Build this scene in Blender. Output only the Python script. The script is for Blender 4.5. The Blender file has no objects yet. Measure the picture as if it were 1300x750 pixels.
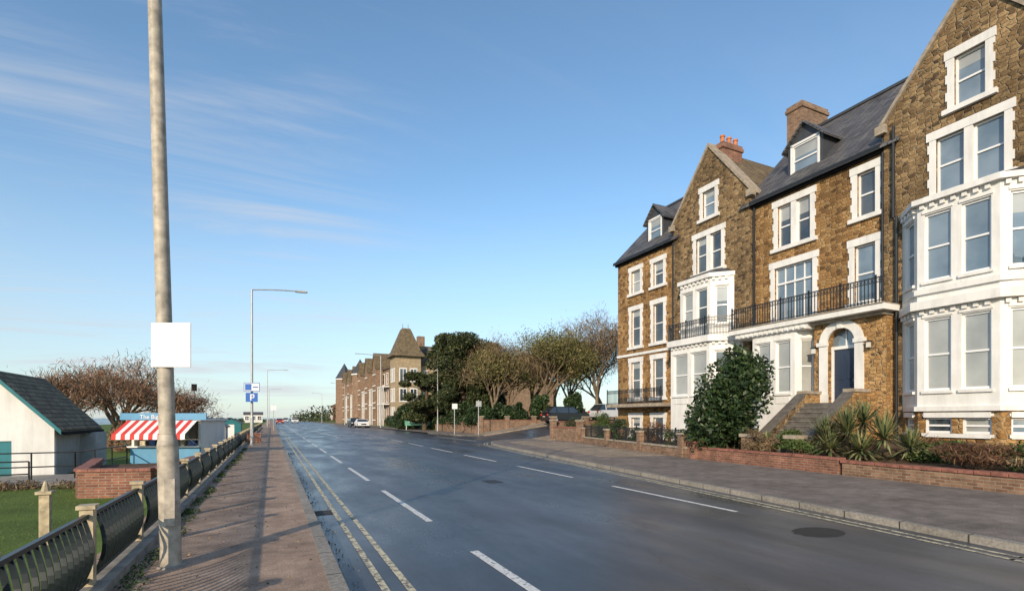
import bpy, math, random
import numpy as np
from mathutils import Vector, Matrix
from mathutils.geometry import tessellate_polygon
import bmesh
R=random.Random(7)
NR=np.random.RandomState(5)
scene=bpy.context.scene
UP=Vector((0,0,1))
# ------------------------------------------------------------------ materials
class NT:
    def __init__(s,name):
        s.m=bpy.data.materials.new(name); s.m.use_nodes=True
        s.t=s.m.node_tree; s.n=s.t.nodes; s.l=s.t.links
        s.b=s.n['Principled BSDF']
        s.tc=s.n.new('ShaderNodeTexCoord')
    def new(s,t,**k):
        x=s.n.new(t)
        for a,b in k.items(): setattr(x,a,b)
        return x
    def link(s,a,b): s.l.new(a,b)
    def mapping(s,scale=(1,1,1),rot=(0,0,0),src=None):
        m=s.new('ShaderNodeMapping'); m.inputs['Scale'].default_value=scale; m.inputs['Rotation'].default_value=rot
        s.link(src or s.tc.outputs['Object'],m.inputs['Vector']); return m.outputs[0]
    def noise(s,scale,detail=4,rough=.55,src=None):
        m=s.new('ShaderNodeTexNoise'); m.inputs['Scale'].default_value=scale; m.inputs['Detail'].default_value=detail; m.inputs['Roughness'].default_value=rough
        s.link(src or s.tc.outputs['Object'],m.inputs['Vector']); return m.outputs['Fac']
    def ramp(s,fac,stops,interp='LINEAR'):
        r=s.new('ShaderNodeValToRGB'); r.color_ramp.interpolation=interp
        e=r.color_ramp.elements
        while len(e)<len(stops): e.new(.5)
        for i,(p,c) in enumerate(stops):
            e[i].position=p
            if not isinstance(c,(tuple,list)): c=(c,c,c)
            e[i].color=(*c[:3],1)
        s.link(fac,r.inputs[0]); return r.outputs[0]
    def mix(s,fac,a,b,mode='MIX'):
        m=s.new('ShaderNodeMix',data_type='RGBA',blend_type=mode)
        if hasattr(fac,'links'): s.link(fac,m.inputs[0])
        else: m.inputs[0].default_value=fac
        for i,v in ((6,a),(7,b)):
            if hasattr(v,'links'): s.link(v,m.inputs[i])
            else: m.inputs[i].default_value=(*v[:3],1)
        return m.outputs[2]
    def math(s,op,a,b=0.0,c=None):
        m=s.new('ShaderNodeMath',operation=op)
        for i,v in ((0,a),(1,b),(2,c)):
            if v is None: continue
            if hasattr(v,'links'): s.link(v,m.inputs[i])
            else: m.inputs[i].default_value=v
        return m.outputs[0]
    def bump(s,h,strength=.3,dist=.02,prev=None):
        b=s.new('ShaderNodeBump'); b.inputs['Strength'].default_value=strength; b.inputs['Distance'].default_value=dist
        s.link(h,b.inputs['Height'])
        if prev is not None: s.link(prev,b.inputs['Normal'])
        s.link(b.outputs[0],s.b.inputs['Normal']); return b.outputs[0]
    def fin(s,col=None,rough=.8,spec=.4,metal=0):
        if col is not None:
            if hasattr(col,'links'): s.link(col,s.b.inputs['Base Color'])
            else: s.b.inputs['Base Color'].default_value=(*col,1)
        if hasattr(rough,'links'): s.link(rough,s.b.inputs['Roughness'])
        else: s.b.inputs['Roughness'].default_value=rough
        s.b.inputs['Specular IOR Level'].default_value=spec
        s.b.inputs['Metallic'].default_value=metal
        return s.m
    def xy_z(s):
        sp=s.new('ShaderNodeSeparateXYZ'); s.link(s.tc.outputs['Object'],sp.inputs[0])
        a=s.math('ADD',sp.outputs[0],sp.outputs[1]); c=s.new('ShaderNodeCombineXYZ')
        s.link(a,c.inputs[0]); s.link(sp.outputs[2],c.inputs[1]); return c.outputs[0]

def plain(name,col,rough=.6,spec=.4,metal=0,var=.18,scale=3,bump=0):
    n=NT(name)
    f=n.noise(scale,5,.6)
    c=n.ramp(f,[(.3,tuple(x*(1-var) for x in col)),(.7,tuple(min(1,x*(1+var*.5)) for x in col))])
    if bump: n.bump(n.noise(scale*12,3),bump,.01)
    return n.fin(c,rough,spec,metal)

def stone(name,dark,mid,light,mortar,sc=4.6):
    n=NT(name)
    nz=n.new('ShaderNodeTexNoise'); nz.inputs['Scale'].default_value=3.0; n.link(n.tc.outputs['Object'],nz.inputs['Vector'])
    add=n.new('ShaderNodeVectorMath',operation='MULTIPLY_ADD'); n.link(nz.outputs['Color'],add.inputs[0]); add.inputs[1].default_value=(.07,.07,.05); n.link(n.tc.outputs['Object'],add.inputs[2])
    mp=n.mapping((1,1,1.7),src=add.outputs[0])
    v=n.new('ShaderNodeTexVoronoi'); v.inputs['Scale'].default_value=sc; v.inputs['Randomness'].default_value=.62; n.link(mp,v.inputs['Vector'])
    e=n.new('ShaderNodeTexVoronoi',feature='DISTANCE_TO_EDGE'); e.inputs['Scale'].default_value=sc; e.inputs['Randomness'].default_value=.62; n.link(mp,e.inputs['Vector'])
    sp=n.new('ShaderNodeSeparateColor'); n.link(v.outputs['Color'],sp.inputs[0])
    c=n.ramp(sp.outputs[0],[(0,dark),(.35,mid),(.7,tuple((a+b)/2 for a,b in zip(mid,light))),(1,light)])
    fine=n.ramp(n.noise(16,4,.7),[(.3,.62),(.7,1.2)])
    c=n.mix(1,c,fine,'MULTIPLY')
    mk=n.ramp(e.outputs['Distance'],[(.02,1.0),(.07,0.0)])
    c=n.mix(n.math('MULTIPLY',mk,.8),c,mortar)
    big=n.ramp(n.noise(.5,5,.65),[(.3,.62),(.7,1.12)])
    c=n.mix(1,c,big,'MULTIPLY')
    # rain staining running down the wall
    stn=n.ramp(n.noise(1.0,5,.6,src=n.mapping((1.6,1.6,.22))),[(.35,.75),(.6,1.05)])
    c=n.mix(1,c,stn,'MULTIPLY')
    h=n.ramp(e.outputs['Distance'],[(.02,0.0),(.12,1.0)])
    b=n.bump(h,.9,.035)
    n.bump(n.noise(25,4,.7),.5,.02,b)
    return n.fin(c,.9,.2)

def brick(name,c1,c2,mort,w=.225,hh=.075,ms=.009,rough=.85,bstr=.5,weather=.3):
    n=NT(name); v=n.xy_z()
    b=n.new('ShaderNodeTexBrick'); n.link(v,b.inputs['Vector'])
    b.inputs['Scale'].default_value=1; b.inputs['Brick Width'].default_value=w; b.inputs['Row Height'].default_value=hh; b.inputs['Mortar Size'].default_value=ms
    b.inputs['Color1'].default_value=(*c1,1); b.inputs['Color2'].default_value=(*c2,1); b.inputs['Mortar'].default_value=(*mort,1)
    c=n.mix(1,b.outputs['Color'],n.ramp(n.noise(1.7,6,.7),[(.3,1-weather),(.7,1.15)]),'MULTIPLY')
    c=n.mix(1,c,n.ramp(n.noise(9,4,.7),[(.3,.8),(.7,1.1)]),'MULTIPLY')
    bb=n.bump(b.outputs['Fac'],bstr,-.008)
    return n.fin(c,rough,.3)

def leaf(name,c1,c2,c3,rough=.6):
    n=NT(name)
    g=n.new('ShaderNodeNewGeometry')
    c=n.ramp(g.outputs['Random Per Island'],[(0,c1),(.5,c2),(1,c3)])
    big=n.ramp(n.noise(.9,3),[(.3,.6),(.7,1.25)])
    c=n.mix(1,c,big,'MULTIPLY')
    return n.fin(c,rough,.3)

MT={}
MT['stoneC']=stone('carrstone_orange',(.17,.088,.036),(.38,.205,.075),(.52,.32,.14),(.44,.34,.21))
MT['stoneB']=stone('carrstone_brown',(.085,.055,.032),(.23,.145,.07),(.38,.26,.135),(.34,.28,.19))
n=NT('white_masonry_paint')
c=n.ramp(n.noise(1.5,5,.6),[(.3,(.68,.67,.645)),(.7,(.76,.755,.74))])
c=n.mix(1,c,n.ramp(n.noise(1.2,6,.7,src=n.mapping((2.2,2.2,.35))),[(.34,.84),(.55,1.0)]),'MULTIPLY')
n.bump(n.noise(18,3),.06,.01); MT['white']=n.fin(c,.6,.35)
MT['frame']=plain('white_window_paint',(.76,.76,.76),.35,.5,var=.05)
MT['blackiron']=plain('black_iron',(.015,.017,.02),.4,.5)
MT['slate']=brick('slate_roof',(.10,.10,.11),(.19,.18,.175),(.035,.035,.04),.3,.17,.016,.55,.8,.55)
MT['tile']=brick('brown_tile_roof',(.17,.125,.075),(.27,.21,.12),(.05,.04,.03),.26,.16,.016,.8,.8,.45)
MT['brick']=brick('red_brick',(.20,.075,.048),(.32,.135,.08),(.28,.23,.19),weather=.5)
MT['brickdk']=brick('weathered_brick',(.18,.09,.055),(.32,.19,.12),(.29,.25,.19),weather=.5)
MT['brickhotel']=brick('hotel_brick',(.22,.125,.08),(.30,.19,.12),(.27,.22,.17),weather=.4)
MT['hoteltan']=plain('hotel_carrstone',(.36,.28,.185),.9,.2,var=.35,scale=2,bump=.2)
MT['coping']=plain('red_coping',(.27,.115,.085),.7,.3,var=.5,scale=6,bump=.2)
MT['stonecap']=plain('sandstone_coping',(.34,.29,.23),.85,.2,var=.4,scale=5,bump=.2)
MT['step']=plain('worn_stone_steps',(.13,.12,.11),.85,.2,var=.4,scale=5,bump=.2)
MT['tread']=plain('worn_stone_treads',(.19,.175,.16),.85,.2,var=.4,scale=5,bump=.2)
MT['concrete']=plain('concrete',(.30,.28,.25),.9,.2,var=.4,scale=4,bump=.2)
MT['terracotta']=plain('terracotta',(.50,.17,.06),.7,.3)
MT['lead']=plain('lead_sheet',(.05,.055,.065),.5,.4)
MT['door']=plain('navy_door_paint',(.03,.045,.08),.3,.5,var=.05)
MT['dark']=plain('dark_interior',(.015,.015,.017),.8,.1)
MT['galv']=plain('weathered_steel_post',(.44,.39,.32),.55,.4,metal=.0,var=.45,scale=9,bump=.1)
MT['galv2']=plain('galvanised_steel',(.42,.43,.43),.45,.5,metal=.3,var=.15)
MT['greenfence']=plain('dark_green_fence_paint',(.012,.02,.022),.35,.5,var=.3,scale=20)
MT['cream']=plain('cream_post_paint',(.50,.41,.27),.6,.4,var=.5,scale=8)
MT['signwhite']=plain('sign_white',(.72,.72,.72),.4,.5,var=.08,scale=6)
MT['blue']=plain('sign_blue',(.02,.12,.45),.4,.5,var=.03)
MT['skyblue']=plain('sign_skyblue',(.08,.27,.46),.4,.5,var=.1)
MT['signgreen']=plain('sign_green',(.02,.20,.12),.4,.5,var=.03)
MT['red']=plain('canvas_red',(.60,.05,.04),.7,.3,var=.08)
MT['teal']=plain('teal_paint',(.02,.17,.20),.5,.4)
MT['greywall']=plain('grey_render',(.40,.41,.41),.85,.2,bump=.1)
MT['bark']=plain('bark',(.10,.075,.05),.9,.2,var=.5,scale=8,bump=.5)
MT['barklight']=plain('bark_twigs',(.18,.135,.09),.9,.2,var=.4,scale=2)
MT['soil']=plain('garden_soil',(.13,.09,.06),.95,.1,var=.5,scale=5,bump=.6)
MT['rubber']=plain('tyre_rubber',(.02,.02,.02),.8,.2)
MT['chrome']=plain('alloy',(.5,.5,.5),.3,.5,metal=.8)
MT['carblack']=plain('car_paint_black',(.012,.014,.018),.15,.6,var=.02)
MT['carsilver']=plain('car_paint_silver',(.55,.56,.58),.25,.6,metal=.15,var=.02)
MT['carwhite']=plain('car_paint_white',(.7,.7,.7),.25,.6,var=.02)
MT['carred']=plain('car_paint_red',(.35,.03,.02),.25,.6,var=.02)
MT['lamp']=plain('lamp_glass',(.6,.6,.55),.3,.5)
MT['taillight']=plain('tail_light',(.4,.02,.02),.3,.5)
MT['cover']=plain('iron_cover',(.03,.028,.027),.6,.4,var=.3,scale=30,bump=.4)
def glassmat(name,c1,c2):
    n=NT(name)
    f=n.noise(.8,3)
    c=n.ramp(f,[(.35,c1),(.65,c2)])
    n.bump(n.noise(1.3,2),.08,.05)
    n.b.inputs['IOR'].default_value=1.9
    return n.fin(c,.04,.6)
MT['glass']=glassmat('window_glass',(.02,.025,.03),(.07,.09,.11))
MT['glassblind']=glassmat('window_glass_with_blind',(.27,.28,.27),(.38,.39,.38))
MT['glasssky']=glassmat('window_glass_sky_tone',(.10,.15,.20),(.19,.25,.31))  # pale blue base colour painted in for sky reflected in the panes
MT['carglass']=glassmat('car_glass',(.02,.025,.03),(.03,.035,.04))
n=NT('white_line'); f=n.noise(22,5,.7)
c=n.mix(n.ramp(f,[(.38,0.),(.48,1.)]),(.14,.14,.14),(.66,.66,.64)); MT['whiteline']=n.fin(c,.6,.3)
n=NT('yellow_line_worn'); f=n.noise(16,6,.75)
c=n.mix(n.ramp(f,[(.42,0.),(.54,1.)]),(.13,.12,.11),(.60,.54,.38)); MT['yellow']=n.fin(c,.7,.3)
# asphalt
n=NT('asphalt')
f=n.noise(60,4,.8); c=n.ramp(f,[(.3,(.030,.033,.040)),(.55,(.056,.060,.071)),(.75,(.135,.138,.148))])
st=n.noise(1.0,5,.6,src=n.mapping((.9,.10,1)))
c=n.mix(1,c,n.ramp(st,[(.3,.60),(.7,1.6)]),'MULTIPLY')
pt=n.noise(.35,6,.6); c=n.mix(1,c,n.ramp(pt,[(.38,.75),(.5,1.08),(.64,1.22)]),'MULTIPLY')
cv=n.new('ShaderNodeTexVoronoi',feature='DISTANCE_TO_EDGE'); cv.inputs['Scale'].default_value=.22
wn=n.new('ShaderNodeTexNoise'); wn.inputs['Scale'].default_value=1.2; wn.inputs['Detail'].default_value=6; n.link(n.tc.outputs['Object'],wn.inputs['Vector'])
ad=n.new('ShaderNodeVectorMath',operation='MULTIPLY_ADD'); n.link(wn.outputs['Color'],ad.inputs[0]); ad.inputs[1].default_value=(1.2,1.2,0); n.link(n.tc.outputs['Object'],ad.inputs[2]); n.link(ad.outputs[0],cv.inputs['Vector'])
c=n.mix(n.ramp(cv.outputs['Distance'],[(.0,.8),(.004,0.)]),c,(.018,.018,.019))
b=n.bump(f,.45,.006)
damp=n.noise(.55,5,.65,src=n.mapping((1.0,.35,1)))
rg=n.ramp(damp,[(.38,.26),(.55,.42),(.7,.52)])
MT['asphalt']=n.fin(c,rg,.65)
def paving(name,a,b_,c_,sc=45):
    n=NT(name); f=n.noise(sc,4,.85)
    c=n.ramp(f,[(.3,a),(.52,b_),(.72,c_)])
    c=n.mix(1,c,n.ramp(n.noise(.8,6,.65),[(.3,.66),(.7,1.25)]),'MULTIPLY')
    c=n.mix(1,c,n.ramp(n.noise(3.5,4,.6),[(.35,.72),(.6,1.05)]),'MULTIPLY')
    n.bump(f,.7,.01)
    return n.fin(c,.85,.25)
MT['pavL']=paving('pavement_red_tarmac',(.18,.125,.09),(.40,.28,.205),(.58,.46,.35))
MT['pavR']=paving('pavement_grey_tarmac',(.09,.078,.068),(.22,.185,.165),(.38,.335,.295))
MT['forecourt']=paving('block_paving',(.17,.12,.09),(.34,.27,.20),(.46,.38,.30),14)
n=NT('kerbstone'); sp=n.new('ShaderNodeSeparateXYZ'); n.link(n.tc.outputs['Object'],sp.inputs[0])
fr_=n.math('FRACT',n.math('MULTIPLY',sp.outputs[1],1/.915)); jm=n.math('LESS_THAN',fr_,.025)
c=n.ramp(n.noise(20,4,.7),[(.3,(.19,.17,.15)),(.7,(.38,.35,.30))]); c=n.mix(1,c,n.ramp(n.noise(1.3,4),[(.3,.7),(.7,1.1)]),'MULTIPLY'); c=n.mix(jm,c,(.05,.045,.04)); MT['kerb']=n.fin(c,.85,.25)
n=NT('grass_lawn'); f=n.noise(30,5,.8); c=n.ramp(f,[(.3,(.06,.09,.018)),(.6,(.12,.18,.035)),(.8,(.18,.22,.055))])
c=n.mix(1,c,n.ramp(n.noise(.6,4,.6),[(.3,.7),(.7,1.2)]),'MULTIPLY'); n.bump(f,.8,.03); MT['grass']=n.fin(c,.9,.2)
n=NT('sea_water'); c=n.ramp(n.noise(.02,3),[(.3,(.05,.10,.14)),(.7,(.08,.14,.18))]); n.bump(n.noise(.6,4),.3,.3); MT['sea']=n.fin(c,.25,.5)
MT['leafdark']=leaf('laurel_leaves',(.010,.022,.009),(.025,.05,.018),(.06,.09,.03),.4)
MT['leafpine']=leaf('pine_needles',(.012,.024,.010),(.035,.052,.018),(.10,.105,.035))
MT['leafhedge']=leaf('hedge_leaves',(.025,.05,.012),(.06,.10,.025),(.12,.15,.045))
MT['leafbrown']=leaf('winter_twigs',(.10,.065,.04),(.19,.13,.075),(.28,.20,.11))
MT['leafrust']=leaf('rust_winter_twigs',(.13,.065,.04),(.24,.13,.08),(.34,.21,.12))
MT['leafolive']=leaf('ivy_olive_leaves',(.045,.05,.015),(.12,.12,.035),(.25,.22,.07))
MT['leafyucca']=leaf('yucca_blades',(.05,.075,.035),(.12,.15,.06),(.30,.27,.13),.5)
MT['leafred']=leaf('red_shrub',(.07,.03,.02),(.13,.065,.04),(.20,.12,.06))
MT['blade']=leaf('grass_blades',(.07,.10,.018),(.12,.17,.035),(.19,.22,.065))

# ------------------------------------------------------------------ builders
def frame(p,q):
    p=Vector((p[0],p[1],0)); q=Vector((q[0],q[1],0)); d=q-p
    return (p,d.normalized(),d.length)
def fp(fr,a,z,d):
    O,t=fr[0],fr[1]; nrm=Vector((t.y,-t.x,0)); return O+t*a+nrm*d+UP*z
class Bld:
    def __init__(s): s.parts={}; s.sm=set()
    def add(s,part,mat,V,F):
        k=(part,mat); P=s.parts.setdefault(k,([],[]))
        o=len(P[0]); P[0].extend([tuple(v) for v in V]); P[1].extend([tuple(i+o for i in f) for f in F])
    def hexa(s,part,mat,V): s.add(part,mat,V,[(0,3,2,1),(4,5,6,7),(0,1,5,4),(1,2,6,5),(2,3,7,6),(3,0,4,7)])
    def bf(s,part,mat,fr,a0,a1,z0,z1,d0,d1):
        s.hexa(part,mat,[fp(fr,a0,z0,d0),fp(fr,a1,z0,d0),fp(fr,a1,z0,d1),fp(fr,a0,z0,d1),fp(fr,a0,z1,d0),fp(fr,a1,z1,d0),fp(fr,a1,z1,d1),fp(fr,a0,z1,d1)])
    def box(s,part,mat,x0,x1,y0,y1,z0,z1):
        s.hexa(part,mat,[(x0,y0,z0),(x1,y0,z0),(x1,y1,z0),(x0,y1,z0),(x0,y0,z1),(x1,y0,z1),(x1,y1,z1),(x0,y1,z1)])
    def cyl(s,part,mat,p0,p1,r0,r1,n=8,smooth=True):
        p0=Vector(p0); p1=Vector(p1); d=(p1-p0)
        if d.length<1e-6: return
        d.normalize(); a=d.cross(UP) if abs(d.z)<.95 else d.cross(Vector((1,0,0))); a.normalize(); b=d.cross(a)
        V=[];F=[]
        for i in range(n):
            an=2*math.pi*i/n; w=a*math.cos(an)+b*math.sin(an); V.append(p0+w*r0)
        for i in range(n):
            an=2*math.pi*i/n; w=a*math.cos(an)+b*math.sin(an); V.append(p1+w*r1)
        for i in range(n): F.append((i,(i+1)%n,n+(i+1)%n,n+i))
        F.append(tuple(range(n-1,-1,-1))); F.append(tuple(range(n,2*n)))
        s.add(part,mat,V,F)
        if smooth: s.sm.add(part)
    def slab(s,part,mat,fr,outer,holes,d0,d1):
        loops=[outer]+holes; flat=[p for l in loops for p in l]
        tris=tessellate_polygon([[Vector((p[0],p[1],0)) for p in l] for l in loops])
        N=len(flat); V=[fp(fr,a,z,d1) for a,z in flat]+[fp(fr,a,z,d0) for a,z in flat]
        F=[tuple(t) for t in tris]+[tuple(i+N for i in reversed(t)) for t in tris]
        o=0
        for l in loops:
            m=len(l)
            for i in range(m): F.append((o+i,o+(i+1)%m,N+o+(i+1)%m,N+o+i))
            o+=m
        s.add(part,mat,V,F)
    def prism(s,part,mat,pts,z0,z1):
        N=len(pts); tr=tessellate_polygon([[Vector((p[0],p[1],0)) for p in pts]])
        V=[(p[0],p[1],z1) for p in pts]+[(p[0],p[1],z0) for p in pts]
        F=[tuple(t) for t in tr]+[tuple(i+N for i in reversed(t)) for t in tr]+[(i,(i+1)%N,N+(i+1)%N,N+i) for i in range(N)]
        s.add(part,mat,V,F)
    def finish(s,name,loc=(0,0,0),bevel=0):
        e=bpy.data.objects.new(name,None); e.location=loc; e.empty_display_size=.5; scene.collection.objects.link(e)
        for (part,mat),(V,F) in s.parts.items():
            o=mk(part,V,F,mat,part in s.sm); o.parent=e; o.matrix_parent_inverse=Matrix.Translation(-Vector(loc))
            if bevel:
                m=o.modifiers.new('Bevel','BEVEL'); m.width=bevel; m.segments=2; m.limit_method='ANGLE'
        return e
    def single(s,name,loc=(0,0,0),bevel=0):
        allV=[];allF=[];mats=[];mi=[]
        for (part,mat),(V,F) in s.parts.items():
            if mat not in mats: mats.append(mat)
            o=len(allV); allV+=V; allF+=[tuple(i+o for i in f) for f in F]; mi+=[mats.index(mat)]*len(F)
        L=Vector(loc); allV=[tuple(Vector(v)-L) for v in allV]
        o=mk(name,allV,allF,mats[0],bool(s.sm))
        for m in mats[1:]: o.data.materials.append(MT[m])
        o.data.polygons.foreach_set('material_index',mi); o.location=loc
        return o
def mk(name,V,F,mat,smooth=False,recalc=True):
    me=bpy.data.meshes.new(name); me.from_pydata([tuple(v) for v in V],[],F); me.update()
    if recalc:
        bm=bmesh.new(); bm.from_mesh(me); bmesh.ops.recalc_face_normals(bm,faces=bm.faces); bm.to_mesh(me); bm.free()
    me.materials.append(MT[mat])
    if smooth:
        me.polygons.foreach_set('use_smooth',[True]*len(me.polygons)); me.set_sharp_from_angle(angle=math.radians(40))
    o=bpy.data.objects.new(name,me); scene.collection.objects.link(o); return o

def quads_mesh(name,C,size,mat,parent=None,ploc=(0,0,0),aspect=.5,upright=0):
    C=np.asarray(C,dtype=float); N=len(C)
    a=NR.normal(size=(N,3))
    if upright: a=a*upright+np.array([0,0,1.])
    a/=np.linalg.norm(a,axis=1)[:,None]
    b=NR.normal(size=(N,3)); b=np.cross(a,b); b/=np.linalg.norm(b,axis=1)[:,None]
    s=size*NR.uniform(.6,1.4,size=(N,1))
    a*=s; b*=s*aspect
    P=np.stack([C-a*.5,C+b*.5,C+a*.5,C-b*.5],axis=1)
    me=bpy.data.meshes.new(name); me.vertices.add(4*N); me.vertices.foreach_set('co',P.reshape(-1))
    me.loops.add(4*N); me.loops.foreach_set('vertex_index',np.arange(4*N)); me.polygons.add(N)
    me.polygons.foreach_set('loop_start',np.arange(0,4*N,4)); me.polygons.foreach_set('loop_total',np.full(N,4)); me.update(calc_edges=True)
    me.materials.append(MT[mat]); o=bpy.data.objects.new(name,me); scene.collection.objects.link(o)
    if parent is not None: o.parent=parent; o.matrix_parent_inverse=Matrix.Translation(-Vector(ploc))
    return o
def clumps(centers,n,shell=.55):
    out=[]
    w=np.array([c[3]*c[4]*c[5] for c in centers])**.7; w/=w.sum()
    for c,k in zip(centers,w):
        m=max(3,int(n*k)); d=NR.normal(size=(m,3)); d/=np.linalg.norm(d,axis=1)[:,None]
        r=NR.uniform(shell**3,1.25,size=(m,1))**(1/3)
        out.append(np.array(c[:3])+d*r*np.array(c[3:6]))
    return np.concatenate(out)

# ------------------------------------------------------------------ terrain
def kr(y):
    P=[(-80,8.0),(0,8.15),(3,8.5),(16,10.3),(28,12.0),(53,15),(81,15),(137,13.5),(300,13)]
    for (a,b),(c,d) in zip(P,P[1:]):
        if y<=c: return b+(d-b)*max(0,(y-a))/(c-a)
    return 13
def H(x,y):
    if x<-1.9: 
        h=-.15-.45*min(1,(-1.9-x)/1.6)
        if x<-48: h-=min(14,(-48-x)*1.2)
        return h
    sy=min(1,max(0,(y-29)/6))
    return -.15+sy*min(1.4,max(0,(x-17.5)*.14))
xs=[-4000,-1500,-400,-120,-62,-56,-52,-48,-44,-30,-20,-12,-8,-5,-3.5,-2.7,-1.9,-.5,3,8,12,15,17.5,19,21,23,25,27.5,32,45,80,150,400,1500,5000]
ys=[-200,-80,-30,0,5,10,15,20,25,29,31,33,35,38,42,47,55,70,100,150,230,330,420,600]
V=[(x,y,H(x,y)-(20 if x<-60 else 0)) for y in ys for x in xs]; W=len(xs)
F=[(j*W+i,j*W+i+1,(j+1)*W+i+1,(j+1)*W+i) for j in range(len(ys)-1) for i in range(W-1)]
g=mk('ground',V,F,'grass',recalc=False)
V=[(-9000,-2000,-13),(9000,-2000,-13),(9000,12000,-13),(-9000,12000,-13)]
mk('sea',V,[(0,1,2,3)],'sea',recalc=False)
def strip(name,L,mat,z):
    V=[];F=[]
    for (x0,x1,y) in L: V+= [(x0,y,z),(x1,y,z)]
    for i in range(len(L)-1): F.append((2*i,2*i+1,2*i+3,2*i+2))
    return mk(name,V,F,mat,recalc=False)
strip('road',[(.5,kr(y)+ (3.2 if 26<y<52 else .1),y) for y in [-80,-20,0,5,10,16,22,25.9,26.1,30,40,48,52,52.1,60,81,110,137,200,300,400]],'asphalt',-.1)
V=[];F=[]; X=[12,14,16,17.5,20,23,26,28,35,60,90]
for i,x in enumerate(X):
    z=H(x,38)+.055 if x>=17.5 else -.094
    w0=34.2-(max(0,17-x)*.3); w1=43.2+max(0,17-x)*.3
    V+=[(x,w0,z),(x,w1,z)]
for i in range(len(X)-1): F.append((2*i,2*i+2,2*i+3,2*i+1))
mk('side_street',V,F,'asphalt',recalc=False)
b=Bld(); b.prism('paving','pavL',[(.5,-80),(.5,400),(-1.85,400),(-1.85,-80)],-.15,0.0)
b.finish('pavement')
b=Bld()
kline=[(kr(y),y) for y in [-80,0,3,10,16,22,27]]+[(12.4,29.5),(13.3,31.6),(14.8,33.2),(17,34.1),(19,34.2)]
b.prism('paving','pavR',[(x+.13,y) for x,y in kline]+[(19,30),(18.6,-80)],-.15,0.0)
b.finish('pavement')
b=Bld()
k2=[(19,43.2),(17,43.4),(15.7,44.6),(15.1,47)]+[(kr(y),y) for y in [53,81,137,300]]
b.prism('paving','pavR',k2[::1]+[(16,300),(17,137),(18.3,81),(18.3,53),(19,46)],-.15,0.0); b.finish('pavement')
for (ya,yb) in ((43.2,46.2),(31.5,34.2)):
    V=[];F=[]
    for x in X[3:]:
        z=H(x,38)+.15+.002; V+=[(x,ya,z),(x,yb,z)]
    n0=len(V)
    V+=[(v[0],v[1],v[2]-.3) for v in V]
    for i in range(len(X[3:])-1):
        F.append((2*i,2*i+2,2*i+3,2*i+1)); F.append((2*i,2*i+2,n0+2*i+2,n0+2*i)); F.append((2*i+1,2*i+3,n0+2*i+3,n0+2*i+1))
    mk('pavement',V,F,'forecourt')
def kerb(name,line,side,z0=-.12,z1=.006):
    b=Bld()
    for p,q in zip(line,line[1:]):
        fr=frame(p,q); b.bf('kerbstones','kerb',fr,-.01,fr[2]+.01,z0,z1,*( (0,.14) if side>0 else (-.14,0)))
    return b.finish(name)
b=Bld(); b.box('kerbstones','kerb',.5,.65,-60,400,-.14,.006); b.finish('kerb')
kerb('kerb',kline,1)
kerb('kerb',k2,1)
b=Bld(); b.prism('blocks','forecourt',[(12.2,17),(16.0,17),(17.4,29.5),(15.5,31.5),(13.9,30)],0.0,.008); b.single('forecourt_paving')
def marks():
    b=Bld(); z0,z1=-.0955,-.094
    y=2.2
    while y<150:
        b.box('c','whiteline',2.27+.002*y,2.38+.002*y,y,y+3.9,z0,z1); y+=5.95
    y=6.65
    while y<64:
        x=7.45+.022*y; fr=frame((x,y),(x+.06,y+3.8)); b.bf('c','whiteline',fr,0,fr[2],z0,z1,-.05,.05); y+=5.75
    fr=frame((5.2,46),(3.9,120)); b.bf('c','whiteline',fr,0,fr[2],z0,z1,-.05,.05)
    for i in range(14): b.box('c','whiteline',13.2,13.35,34.4+i*.62,34.4+i*.62+.35,-.09,-.0885)
    b.single('road_marking')
    b=Bld()
    for x in (.98,1.21): b.box('y','yellow',x,x+.075,-20,75,z0,z1)
    for off in (.28,.48):
        for p,q in zip(kline[1:-3],kline[2:-2]):
            fr=frame((p[0]-off,p[1]),(q[0]-off,q[1])); b.bf('y','yellow',fr,-.02,fr[2]+.02,z0,z1,-.035,.035)
    b.single('double_yellow_line')
marks()
V=[(7.35,4.95,-.096)]+[(7.35+.42*math.cos(i*math.pi/12)*(1+.08*math.sin(3*i)),4.95+.3*math.sin(i*math.pi/12),-.096) for i in range(24)]
mk('drain_cover',V,[(0,i+1,(i+1)%24+1) for i in range(24)],'cover',recalc=False)
b=Bld(); b.prism('p','cover',[(5.1,12.2),(5.5,12.2),(5.5,12.8),(5.1,12.8)],-.099,-.0945); b.single('drain_cover')
for x_,y_ in ((.68,9.5),(.68,26)):
    b=Bld()
    for k in range(6): b.box('bars','cover',x_,x_+.3,y_+k*.07,y_+k*.07+.04,-.099,-.09)
    b.box('pit','dark',x_-.01,x_+.31,y_-.02,y_+.42,-.0995,-.0975); b.single('gully_grate')

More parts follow.
